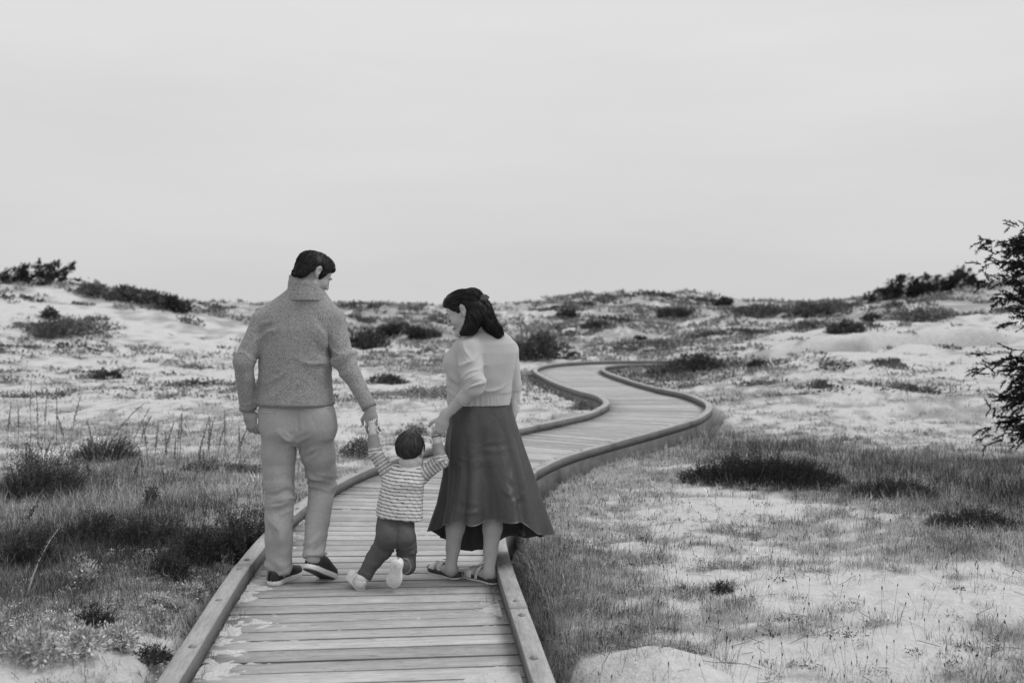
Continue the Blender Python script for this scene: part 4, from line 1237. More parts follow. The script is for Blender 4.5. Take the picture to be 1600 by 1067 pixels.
def add_head(F_, o, M, s, child=False, fem=False):
    hp = lambda f, u, r: HP(o, M, s, f, u, r)
    E = lambda c, rr, k=.012, cut=False: F_.ell(hp(*c), [x * s for x in rr], M, k * s, cut)
    C = lambda a, b, r1, r2, k=.012, cut=False: F_.cone(hp(*a), hp(*b), r1 * s, r2 * s, k * s, cut)
    E((-.006, .042, 0), (.097, .079, .074), .02)
    E((.03, -.02, 0), (.058, .075, .058), .03)
    if child:
        E((.035, -.045, .03), (.04, .04, .04), .02); E((.035, -.045, -.03), (.04, .04, .04), .02)
    for sd in (-1, 1):
        C((.005, -.045, sd * .05), (.075, -.09, sd * .010), .018, .017, .02)
        E((.062, -.018, sd * .036), (.026, .024, .024), .02)              # cheek
        E((.098, .012, sd * .031), (.019, .013, .019), .010, True)         # eye socket
        E((.078, .010, sd * .031), (.0135, .012, .015), .003)              # lid and eyeball
        E((.086, .030, sd * .028), (.012, .007, .026), .010)               # brow
        # ear: rim, bowl, lobe
        E((-.012, .020, sd * .077), (.017, .030, .010), .006)
        E((-.005, .021, sd * .087), (.0095, .018, .011), .003, True)
        E((-.006, -.010, sd * .075), (.010, .012, .008), .005)
    E((.080, -.082, 0), (.020, .018, .022), .015)                          # chin
    C((.090, .030, 0), (.109, -.016, 0), .008, .0105, .010)                # nose
    E((.100, -.020, .010), (.010, .008, .008), .006); E((.100, -.020, -.010), (.010, .008, .008), .006)
    E((.091, -.047, 0), (.010, .006, .022), .006); E((.089, -.060, 0), (.010, .007, .019), .006)
    E((.101, -.0535, 0), (.010, .0022, .026), .003, True)
def hair_cap(F_, o, M, s, line, infl=.014, k=.008, more=()):
    """hair: swollen skull, cut off along the hairline u(f)"""
    lf = np.array([l[0] for l in line]); lu = np.array([l[1] for l in line])
    F_.ell(HP(o, M, s, -.006, .042, 0), [(x + infl) * s for x in (.097, .079, .074)], M, .0)
    for c, rr in more: F_.ell(HP(o, M, s, *c), [x * s for x in rr], M, .02 * s)
    def fn(X, Y, Z):
        x, y, z = X - o[0], Y - o[1], Z - o[2]
        f = (x * M[0][0] + y * M[0][1] + z * M[0][2]) / s; u = (x * M[1][0] + y * M[1][1] + z * M[1][2]) / s; r = (x * M[2][0] + y * M[2][1] + z * M[2][2]) / s
        jag = (vnoise(f * 70, r * 70, u * 12, seed=12) - .5) * .022 + (vnoise(f * 190, r * 190, u * 25, seed=13) - .5) * .012
        return (u - np.interp(f, lf, lu) + jag) * s * .8
    sl = tuple([slice(None)] * 3)
    X, Y, Z = F_.x[:, None, None], F_.y[None, :, None], F_.z[None, None, :]
    F_.D[:] = -smin(-F_.D, fn(X, Y, Z), k * s)
def hair_disp(V, Nn, o, M, s, amp, seed, swirl=(.0, .12)):
    """locks combed backward and down over the skull"""
    rel = (V - o) / s
    f, u, r = rel @ M[0], rel @ M[1], rel @ M[2]
    ang = np.arctan2(r, u - .02)
    a = fbm(ang * 7 + f * 4, f * 9 + 3, r * 3, seed=seed, octaves=4) - .5
    b_ = fbm(ang * 22 + f * 9, f * 14, r * 4, seed=seed + 5, octaves=2) - .5
    return V + Nn * (s * (amp * 2 * a + amp * 1.2 * b_))[:, None]
from mathutils.kdtree import KDTree
def with_strands(V, Q, tone, flow, count, seed, length=.07, steps=6, r=.0016, lift=.0022, where=None, jit=.25):
    """lay single locks over the hair surface along flow(points) and join them to it"""
    Nn = vnormals(V, Q); kd = KDTree(len(V))
    for i, v in enumerate(V): kd.insert(v, i)
    kd.balance()
    rg = np.random.default_rng(seed)
    bagV, bagQ, bagT = [V], [Q], [tone]; n0 = len(V)
    cand = np.arange(len(V)) if where is None else np.nonzero(where)[0]
    for i in rg.choice(cand, count):
        p = V[i].copy(); pts = []; L = length * rg.uniform(.5, 1.2) / steps
        jv = rg.normal(0, jit, 3); up0 = rg.uniform(.2, 1.6)
        for k in range(steps):
            _, idx, dist = kd.find(p)
            nn = Nn[idx]
            pts.append(V[idx] + (p - V[idx] - nn * np.dot(p - V[idx], nn)) + nn * lift * up0)
            d = flow(p) + jv; d = nrm(d - nn * np.dot(d, nn))
            p = pts[-1] + d * L - nn * lift * up0
        rad = r * rg.uniform(.7, 1.5) * np.array([.5] + [1] * (steps - 2) + [.25])
        v_, q_, _t = tube(pts, rad, 3, False)
        bagV.append(v_); bagQ.append(q_ + n0); n0 += len(v_); bagT.append(np.full(len(v_), rg.uniform(.4, 2.4)))
    return np.concatenate(bagV), np.concatenate(bagQ), np.concatenate(bagT)
def add_hand(F_, w, d, pn, th, L=.18, curl=.5, k=.006, spread=.0):
    """w wrist, d towards the fingers, pn out of the palm, th towards the thumb; L length of the hand"""
    d = nrm(d); pn = nrm(pn - np.dot(pn, d) * d); th = np.cross(pn, d) if np.dot(np.cross(pn, d), th) > 0 else -np.cross(pn, d)
    u = L / .18
    M = np.stack([d, th, pn])
    F_.ell(w + d * .048 * u, (.052 * u, .039 * u, .0155 * u), M, k * 2)
    F_.cone(w - d * .02 * u, w + d * .03 * u, .024 * u, .026 * u, k * 3)
    for i, (off, ln, r) in enumerate(((.029, .070, .0088), (.010, .079, .0092), (-.010, .074, .0088), (-.029, .058, .0078))):
        p = w + d * .085 * u + th * off * 1.12 * u
        a = curl * (.8 + .12 * i)
        dd = d + th * spread * off * 8
        for j, fr in enumerate((.45, .32, .23)):
            e = nrm(dd) * math.cos(a) + pn * math.sin(a)
            q_ = p + e * ln * fr * u
            F_.cone(p, q_, r * u * (1 - .08 * j), r * u * (.92 - .1 * j), k * .5)
            p = q_; a += curl * (1.0 if j == 0 else .8)
    p = w + d * .022 * u + th * .026 * u + pn * .006 * u
    e = nrm(d * .62 + th * .68 + pn * .25)
    q_ = p + e * .042 * u; F_.cone(p, q_, .0135 * u, .0105 * u, k)
    e2 = nrm(d * .85 + th * .15 + pn * (.35 + .3 * curl))
    F_.cone(q_, q_ + e2 * .032 * u, .0102 * u, .0085 * u, k * .5)
def part(name, V, Q, mat, parent, smooth=True, attrs=None, uv=None, label=None):
    me = mk_mesh(name, V, [Q], smooth, attrs, uv)
    return obj(name, me, mat, parent, label=label)
def ring_strip(rings, closed=True):
    n, m_ = len(rings), len(rings[0])
    V = np.concatenate(rings)
    q = []
    for i in range(n - 1):
        for j in range(m_ if closed else m_ - 1):
            k = (j + 1) % m_
            q.append((i * m_ + j, i * m_ + k, (i + 1) * m_ + k, (i + 1) * m_ + j))
    return V, np.array(q)
def foot_outline(L, w):
    """half widths (outer, inner) at stations along the sole, as fractions of the length"""
    f = np.array([0, .02, .06, .14, .28, .45, .60, .72, .82, .90, .96, .99, 1.0])
    o = np.array([.0, .38, .62, .76, .74, .80, .96, 1.0, .93, .74, .46, .22, 0]) * w
    i = np.array([.0, .38, .62, .74, .66, .64, .84, .92, .88, .74, .50, .26, 0]) * w
    return f * L, o, i
def sole_mesh(L, w, z0, z1, bev=.003, side=1, spring=.0):
    f, o, i = foot_outline(L, w)
    if side < 0: o, i = i, o
    pts = np.concatenate([np.stack([f, o], -1), np.stack([f[-2:0:-1], -i[-2:0:-1]], -1)])
    c = pts.mean(0)
    rings = []
    for z, sc in ((z0, .97), (z0 + bev, 1.0), (z1 - bev, 1.0), (z1, .97)):
        p = c + (pts - c) * sc
        zz_ = z + spring * np.clip(p[:, 0] / L - .72, 0, 1) ** 2
        rings.append(np.stack([p[:, 0], p[:, 1], zz_], -1))
    V, q = ring_strip(rings)
    m_ = len(pts)
    V = np.concatenate([V, [[c[0], c[1], z0], [c[0], c[1], z1]]])
    t = [(len(V) - 2, (j + 1) % m_, j) for j in range(m_)] + [(len(V) - 1, 3 * m_ + j, 3 * m_ + (j + 1) % m_) for j in range(m_)]
    return V, q, np.array(t)
def upper_mesh(L, w, z0, hs, side=1, spring=0.0, seg=14):
    """shoe upper: arches over the sole; hs = heights along the foot"""
    f, o, i = foot_outline(L, w)
    if side < 0: o, i = i, o
    ff = np.linspace(.004, .988, 26) * L
    O, I = np.interp(ff, f, o) * .97, np.interp(ff, f, i) * .97
    Hh = np.interp(ff / L, [h[0] for h in hs], [h[1] for h in hs])
    rings = []
    for k in range(len(ff)):
        a = np.linspace(0, np.pi, seg)
        ca, sa = np.cos(a), np.sin(a)
        xx = np.where(ca > 0, O[k], I[k]) * np.sign(ca) * np.abs(ca) ** .6
        zz_ = z0 + Hh[k] * np.abs(sa) ** .62 + spring * max(ff[k] / L - .72, 0) ** 2
        rings.append(np.stack([np.full(seg, ff[k]), xx, zz_], -1))
    V, q = ring_strip(rings, False)
    return V, q
def placed(V, o, fwd, up):
    f = nrm(fwd); u = np.asarray(up, float); u = nrm(u - np.dot(u, f) * f); l = np.cross(u, f)
    return o + V[:, :1] * f + V[:, 1:2] * (-l) + V[:, 2:3] * u      # local y > 0: to the right of the foot
def world_to(root, V): return V
# ---- cloth and skin
def skin_mat(name, lo, hi):
    m, n, b = new_mat(name)
    v = ramp(n, noise_node(n, 14, 4), .3, .7, lo, hi)
    n.links.new(v, b.inputs['Base Color'])
    b.inputs['Roughness'].default_value = .55
    b.inputs['Specular IOR Level'].default_value = .35
    b.inputs['Subsurface Weight'].default_value = .12
    b.inputs['Subsurface Radius'].default_value = (.006, .006, .006)
    bump(n, b, noise_node(n, 180, 3), .12, .001)
skin_mat('skin', .37, .44)
skin_mat('skin_man', .29, .37)
skin_mat('skin_child', .48, .55)
def hair_mat(name, lo, hi):
    m, n, b = new_mat(name)
    a = N(n, 'ShaderNodeAttribute', attribute_name='tone')
    f = noise_node(n, 55, 4, .6)
    v = mathn(n, 'MULTIPLY', ramp(n, f, .3, .7, lo, hi), a.outputs['Fac'])
    n.links.new(v, b.inputs['Base Color'])
    b.inputs['Roughness'].default_value = .5
    b.inputs['Specular IOR Level'].default_value = .22
    bump(n, b, f, .35, .004)
hair_mat('hair_dark', .004, .011)
hair_mat('hair_child', .024, .055)
def knit_mat(name, base, speck, sc, rough=.95, bs=.5):
    """melange yarn: light and dark flecks"""
    m, n, b = new_mat(name)
    f1 = noise_node(n, sc, 2, .8); f2 = noise_node(n, sc * 2.3, 2, .8); f3 = noise_node(n, 7, 3)
    v = mathn(n, 'ADD', mathn(n, 'MULTIPLY', f1, .6), mathn(n, 'MULTIPLY', f2, .4))
    v = ramp(n, v, .33, .67, base - speck, base + speck)
    v = mathn(n, 'MULTIPLY', v, ramp(n, f3, .3, .7, .94, 1.06))
    n.links.new(v, b.inputs['Base Color'])
    b.inputs['Roughness'].default_value = rough
    b.inputs['Specular IOR Level'].default_value = .1
    b.inputs['Sheen Weight'].default_value = .15
    bump(n, b, f1, bs, .004)
knit_mat('fleece', .26, .19, 170)
knit_mat('fine_knit', .43, .03, 160, bs=.25)
simple_mat('fleece_trim', .17, .23, .8, 40)
def twill_mat(name, lo, hi, fine=(300, .12, .002)):
    m, n, b = new_mat(name)
    f = noise_node(n, 6, 5); g = noise_node(n, 70, 3, .7)
    v = mathn(n, 'MULTIPLY', ramp(n, f, .3, .7, lo, hi), ramp(n, g, .3, .7, .92, 1.07))
    n.links.new(v, b.inputs['Base Color'])
    b.inputs['Roughness'].default_value = .9
    b.inputs['Specular IOR Level'].default_value = .15
    w_ = noise_node(n, 11, 3, .5, stretch=(1, 1, .45)); r_ = mathn(n, 'ABSOLUTE', mathn(n, 'SUBTRACT', w_, .5))
    bump(n, b, mathn(n, 'ADD', mathn(n, 'MULTIPLY', g, .12), r_), .55, .020)
twill_mat('chino', .29, .37)
twill_mat('chino_dark', .085, .12)
twill_mat('chino_cuff', .21, .27)
twill_mat('stitch', .40, .48)
twill_mat('satin_skirt', .045, .065)
MATS['satin_skirt'].node_tree.nodes['Principled BSDF'].inputs['Roughness'].default_value = .42
MATS['satin_skirt'].node_tree.nodes['Principled BSDF'].inputs['Specular IOR Level'].default_value = .45
simple_mat('black_canvas', .010, .022, .55, 40, spec=.4)
simple_mat('white_rubber', .58, .72, .6, 20)
simple_mat('grey_rubber', .06, .09, .7, 30)
simple_mat('white_canvas', .60, .74, .85, 25, bumps=(120, .3, .002))
simple_mat('cork_dark', .035, .07, .9, 60)
simple_mat('strap_light', .50, .62, .5, 20)
simple_mat('lip', .16, .22, .45, 30)
simple_mat('buckle_metal', .15, .3, .35, 20)
m, n, b = new_mat('striped_jersey')
a = N(n, 'ShaderNodeAttribute', attribute_name='tone')
v = mathn(n, 'MULTIPLY', a.outputs['Fac'], ramp(n, noise_node(n, 60, 3), .3, .7, .93, 1.06))
n.links.new(v, b.inputs['Base Color']); b.inputs['Roughness'].default_value = .95; b.inputs['Specular IOR Level'].default_value = .1
bump(n, b, noise_node(n, 220, 2), .2, .002)
# ------------------------------------------------------------------ the man
def px_rows(rows, Y, k=1.0):
    out = []
    for py, xl, xr, b_, dy in rows:
        l, r = P(xl, py, Y), P(xr, py, Y)
        out.append((l[2], (l[0] + r[0]) / 2, Y + dy, (r[0] - l[0]) / 2 * k, b_ * k))
    return out
def person(name, V, Q, mat, label, base):
    """the body is one continuous mesh and the top-level object; its origin is at the feet"""
    me = mk_mesh(name, V - base, [Q], True)
    o = obj(name, me, mat, None, label, 'person', loc=tuple(base))
    return o
def wear(name, V, Q, mat, body, base, smooth=True, attrs=None, T=None):
    fs = [Q] if T is None else [Q, T]
    me = mk_mesh(name, V - base, fs, smooth, attrs)
    return obj(name, me, mat, body)
def build_man():
    base = np.array([-1.17, 5.42, 0.0])
    hM = head_frame(54, 30, 0)
    hs = .97
    ho = P(487.5, 430.5, 5.44)
    j = dict(neck=P(481, 462, 5.45), ls=P(412, 503, 5.44), le=P(380.5, 566, 5.37), lw=P(387.5, 639, 5.43),
             rs=P(521, 500, 5.46), re=P(538, 563, 5.41), rw=P(577.5, 637, 5.36),
             lh=P(437, 692, 5.45), lk=P(437, 772, 5.44), la=P(437, 893, 5.385),
             rh=P(494, 690, 5.47), rk=P(504, 760, 5.53), ra=P(489, 872, 5.33))
    B = Field((-1.46, 5.12, -.01), (-.66, 5.80, 1.75), .0088, fx=((-1.13, -.88, .0045), (-1.42, -1.28, .0048), (-.80, -.66, .0048)), fz=((1.40, 1.76, .0042), (.76, .92, .0048)))
    tors = px_rows(((690, 420, 512, .07, .01), (655, 416, 512, .08, .01), (610, 416, 510, .095, 0), (560, 414, 508, .10, 0), (510, 413, 512, .10, .0), (480, 428, 508, .08, 0), (462, 455, 500, .055, 0)), 5.45)
    B.loft(tors, .02)
    B.chain([(j['neck'] + (0, 0, -.03), .060), (HP(ho, hM, hs, -.02, -.06, 0), .050)], .03)
    for s_ in 'lr':
        B.chain([(j['neck'] + (0, 0, -.05), .05), (j[s_ + 's'], .055), (j[s_ + 'e'], .043), (j[s_ + 'w'], .028)], .02)
        B.chain([(j[s_ + 'h'], .070), (j[s_ + 'k'], .044), (j[s_ + 'a'], .030)], .02)
    shoes = ((P(424.5, 917, 5.325), P(459, 902, 5.535), (-.02, -.05, 1), -1), (P(480, 890, 5.29), P(515, 906, 5.49), (.18, .45, 1), 1))
    for s_, (heel, toe, up, sd) in zip('lr', shoes):
        f3 = placed(np.array([(.055, 0, .055), (.19, 0, .044)]), heel, toe - heel, up)
        B.cone(j[s_ + 'a'], f3[0], .034, .026); B.cone(f3[0], f3[1], .026, .018)
    add_head(B, ho, hM, hs)
    add_hand(B, j['lw'] + (0.0, 0, -.008), (.22, .06, -1), (.35, .93, .1), (1, 0, 0), .182, .50)
    add_hand(B, j['rw'] + (.003, 0, -.008), (.10, -.06, -1), (.2, .9, 0), (-.9, .2, -.1), .175, .50)
    V, Q = B.mesh(); V = relax(V, Q, 1, .4)
    man = person('person', V, Q, 'skin_man', 'man in heathered grey fleece pullover and pale chinos walking away, looking down to the right', base)
    # hair
    Hf = Field(ho - .19, ho + .20, .0042)
    hair_cap(Hf, ho, hM, hs, ((-.12, -.060), (-.078, -.058), (-.055, -.040), (-.034, .004), (-.028, .045), (.002, .055), (.010, .02), (.016, -.025), (.028, -.028), (.032, .012), (.055, .048), (.070, .072), (.11, .080)), .010, more=(((-.066, -.025, 0), (.036, .055, .055)), ((-.035, -.01, .05), (.03, .04, .026)), ((-.035, -.01, -.05), (.03, .04, .026))))
    Hf.ell(HP(ho, hM, hs, .036, .094, .0), [x * hs for x in (.046, .028, .058)], hM, .02)
    Hf.ell(HP(ho, hM, hs, .070, .078, .015), [x * hs for x in (.020, .020, .044)], hM, .012)
    V, Q = Hf.mesh(); Nn = vnormals(V, Q); V = hair_disp(V, Nn, ho, hM, hs, .0030, 5)
    tn = .7 + .9 * fbm(V[:, 0] * 60, V[:, 1] * 60, V[:, 2] * 60, seed=8)
    crown = HP(ho, hM, hs, -.05, .12, 0)
    def flow(p):
        d = p - crown; back = -hM[0] * .6 - hM[1] * .5
        f_ = np.dot(p - ho, hM[0]) / hs
        return nrm(d) * (1.0 if f_ < .0 else .25) + back * .8
    V, Q, tn = with_strands(V, Q, tn, flow, 900, 5, .045, 5, .0010, .0016)
    wear('hair', V, Q, 'hair_dark', man, base, attrs={'tone': tn})
    # fleece pullover
    S = Field((-1.50, 5.15, .80), (-.62, 5.80, 1.62), .0066)
    S.loft(px_rows(((634, 403, 522, .128, -.01), (628, 402, 522, .130, -.01), (600, 404, 519, .127, 0), (570, 405, 516, .125, 0), (545, 406, 515, .125, 0), (515, 405, 519, .12, 0), (492, 411, 518, .105, 0), (474, 426, 512, .090, 0), (462, 439, 508, .080, 0), (453, 449, 505, .074, 0), (446, 455, 502, .066, 0)), 5.45), .02)
    nk = j['neck']
    for s_, r in (('l', (.072, .063, .050, .041)), ('r', (.070, .062, .048, .036))):
        S.cone(nk + (0, 0, -.018), j[s_ + 's'], r[0] * .9, r[1], .05)
        S.cone(j[s_ + 's'], j[s_ + 'e'], r[1], r[2], .012)
        d = nrm(j[s_ + 'w'] - j[s_ + 'e'])
        S.cone(j[s_ + 'e'], j[s_ + 'w'] + d * .03, r[2], r[3], .02)
    for s_ in 'lr':
        d = nrm(j[s_ + 'w'] - j[s_ + 'e'])
        S.half(j[s_ + 'w'] + d * .0, d, .004, .09)
    V, Q = S.mesh(); V = relax(V, Q, 1, .5); Nn = vnormals(V, Q)
    V = rough_cloth(V, Nn, .0035, 7, 31)
    V = folds(V, Nn, j['le'], (.07, .07, .08), (0.5, .2, 1), .05, .0032, 3)
    V = folds(V, Nn, j['re'], (.075, .075, .075), (.4, 0, -1), .045, .0065, 4)
    V = folds(V, Nn, P(505, 520, 5.36), (.06, .10, .10), (.8, 0, .6), .055, .005, 5)
    V = folds(V, Nn, P(505, 575, 5.36), (.10, .12, .12), (.55, 0, .8), .075, .0055, 6)
    V = folds(V, Nn, P(415, 520, 5.36), (.05, .10, .09), (-.8, 0, .6), .05, .004, 7)
    V = folds(V, Nn, P(440, 600, 5.36), (.10, .12, .07), (-.3, 0, 1), .07, .003, 8)
    V = folds(V, Nn, j['lw'] + (0, 0, .08), (.05, .05, .07), (0, 0, 1), .04, .003, 9)
    wear('pullover', V, Q, 'fleece', man, base)
    # stand collar, folded double
    C = Field((nk[0] - .16, 5.28, nk[2] - .12), (nk[0] + .2, 5.66, nk[2] + .16), .0042)
    ax = nrm(np.array([.02, .02, 1.0])); c0 = P(479, 461, 5.445)
    def col(X, Y, Z):
        x, y, z = X - c0[0], Y - c0[1], Z - c0[2]
        t = x * ax[0] + y * ax[1] + z * ax[2]
        rr = np.sqrt(np.maximum((x - t * ax[0]) ** 2 / 1.15 + (y - t * ax[1]) ** 2 / 1.0 + (z - t * ax[2]) ** 2, 0))
        rad = .0895 - .11 * t - .0006 * np.cos(t * 2 * np.pi / .040) + .003 * (t < .012)
        return np.maximum(np.abs(rr - rad) - .0055, np.abs(t - .04) - .07)
    C.op(col, (-99,) * 3, (99,) * 3, 0)
    C.half(P(462, 431.5, 5.37), nrm(np.array([.50, .22, 1.0])), .004)
    V, Q = C.mesh(); V = relax(V, Q, 1, .4)
    wear('collar', V, Q, 'fleece', man, base)
    # hem and cuff bindings
    l, r = P(403, 633, 5.45), P(522, 629, 5.45)
    ang = np.linspace(0, 2 * np.pi, 72, endpoint=False)
    def hem_ring(z, k):
        q_ = (np.abs(np.cos(ang)) ** 2.3 + np.abs(np.sin(ang)) ** 2.3) ** (-1 / 2.3)
        return np.stack([(l[0] + r[0]) / 2 + (r[0] - l[0]) / 2 * k * q_ * np.cos(ang), 5.44 + .130 * k * q_ * np.sin(ang), z + .004 * np.cos(ang) + .004 * np.sin(ang * 2)], -1)
    zc = (l[2] + r[2]) / 2
    V, Q = ring_strip([hem_ring(zc + .013, 1.0), hem_ring(zc + .011, 1.022), hem_ring(zc - .003, 1.022), hem_ring(zc - .005, .95)])
    wear('hem_binding', V, Q, 'fleece_trim', man, base)
    for s_, r0 in (('l', .042), ('r', .0365)):
        d = nrm(j[s_ + 'w'] - j[s_ + 'e'])
        V, q_, t_ = tube([j[s_ + 'w'] - d * .016, j[s_ + 'w'] - d * .012, j[s_ + 'w'] + d * .002, j[s_ + 'w'] + d * .004], [r0 * .97, r0 * 1.07, r0 * 1.05, r0 * .8], 24, False)
        wear('cuff_binding', V, q_, 'fleece_trim', man, base)
    # chinos
    T = Field((-1.44, 5.14, .02), (-.80, 5.78, 1.0), .0072)
    T.loft(px_rows(((692, 436, 498, .07, -.0), (684, 416, 520, .088, -.0), (670, 407, 526, .108, -.0), (645, 405, 522, .110, .0), (622, 407, 517, .106, .0)), 5.45), .02)
    T.ell(P(438, 662, 5.40), (.080, .062, .12), None, .07); T.ell(P(494, 662, 5.405), (.080, .062, .12), None, .07)
    T.chain([(j['lh'] + (0, -.01, .02), .090), (P(435.5, 710, 5.44), .088), (P(435.5, 735, 5.44), .080), (j['lk'], .073), (P(435, 840, 5.41), .069), (P(436, 915, 5.385), .061)], .012)
    T.chain([(j['rh'] + (0, -.02, .02), .092), (P(497.5, 710, 5.47), .088), (P(501, 732, 5.51), .079), (j['rk'], .068), (P(496, 815, 5.45), .062), (P(489, 874, 5.325), .050)], .012)
    T.half(P(434, 902, 5.33), (0.42, .12, -1), .004, .16)
    T.half(P(490, 870, 5.33), (.12, -.40, -1), .004, .10)
    V, Q = T.mesh(); V = relax(V, Q, 1, .5); Nn = vnormals(V, Q)
    V = rough_cloth(V, Nn, .0035, 9, 51)
    V = folds(V, Nn, P(503, 752, 5.46), (.09, .1, .05), (.25, 0, 1), .036, .0095, 13)      # back of the bent knee
    V = folds(V, Nn, P(440, 690, 5.36), (.07, .1, .05), (.55, 0, 1), .045, .0075, 14)      # under the seat
    V = folds(V, Nn, P(478, 700, 5.38), (.05, .08, .06), (-.6, 0, 1), .04, .0070, 15)
    V = folds(V, Nn, P(437, 775, 5.37), (.10, .1, .07), (-.3, 0, 1), .05, .0085, 16)
    V = folds(V, Nn, P(436, 888, 5.34), (.09, .1, .05), (.3, .2, 1), .04, .0075, 17)
    V = folds(V, Nn, P(492, 852, 5.30), (.08, .1, .05), (-.4, 0, 1), .04, .0075, 18)
    V = folds(V, Nn, P(436, 830, 5.35), (.09, .1, .12), (1, .2, .25), .06, .0050, 19)
    # seat seam
    ps = P(467, 668, 5.34)
    w = np.exp(-((V[:, 0] - ps[0] - (V[:, 2] - ps[2]) * -.05) / .006) ** 2) * sstep(.76, .80, V[:, 2]) * (V[:, 1] < 5.45)
    V = V - Nn * (w * .007)[:, None]
    trs = wear('trousers', V, Q, 'chino', man, base)
    # back pocket welts: strips lying on the cloth
    def on_back(px, py):
        d = ray(px, py); o_ = np.array([0, 0, CAMZ]); ts = np.linspace(5.1, 5.6, 400)
        p = o_ + d * (ts / d[1])[:, None]
        i = np.argmin(np.stack([np.linalg.norm(V - pp, axis=1).min() for pp in p[::4]]))
        for pp in p[::4]:
            if np.linalg.norm(V - pp, axis=1).min() < .006: return pp
        return p[::4][i]
    for l_ in (((471, 641), (492, 640.5), (514, 636)), ((406, 643), (418, 645), (429, 644))):
        V2, q_, t_ = tube([on_back(*c) + (0, .001, 0) for c in l_], .0032, 6)
        wear('pocket_welt', V2, q_, 'stitch', man, base, T=t_)
    # plimsolls
    for (heel, toe, up, sd) in shoes:
        fwd = toe - heel; L = .285; w_ = .052
        heel = heel - nrm(fwd) * .01
        Vu, qu = upper_mesh(L, w_, .026, ((0, .052), (.06, .058), (.2, .062), (.36, .078), (.5, .075), (.66, .054), (.82, .042), (.95, .032), (1, .015)), sd, .02)
        sh = wear('shoe', placed(Vu, heel, fwd, up), qu, 'black_canvas', man, base)
        Vs, qs, ts_ = sole_mesh(L, w_, .006, .032, .004, sd, .02)
        wear('sole', placed(Vs, heel, fwd, up), qs, 'white_rubber', sh, base, T=ts_)
        Vs, qs, ts_ = sole_mesh(L * .985, w_ * .95, .0, .0075, .002, sd, .02)
        wear('outsole', placed(Vs + (.002, 0, 0), heel, fwd, up), qs, 'grey_rubber', sh, base, T=ts_)
        Lc = Bag()
        for fx_ in (.46, .53, .60):
            hh_ = np.interp(fx_, [.36, .5, .66], [.078, .075, .054]) + .026
            Lc.add(*tube(placed(np.array([(fx_ * L, -.022, hh_ - .006), (fx_ * L + .004, 0, hh_ + .002), (fx_ * L, .022, hh_ - .006)]), heel, fwd, up), .0028, 6))
        loop = [(fx_, y_, z_) for fx_, y_, z_ in ((.45 * L, .0, .104), (.42 * L, .018, .118), (.40 * L, .03, .112), (.43 * L, .016, .103), (.46 * L, .0, .104))]
        Lc.add(*tube(placed(np.array(loop), heel, fwd, up), .0026, 6))
        me = Lc.mesh('lace', True); me.transform(Matrix.Translation(-Vector(base)))
        obj('lace', me, 'black_canvas', sh)
    return man
build_man()
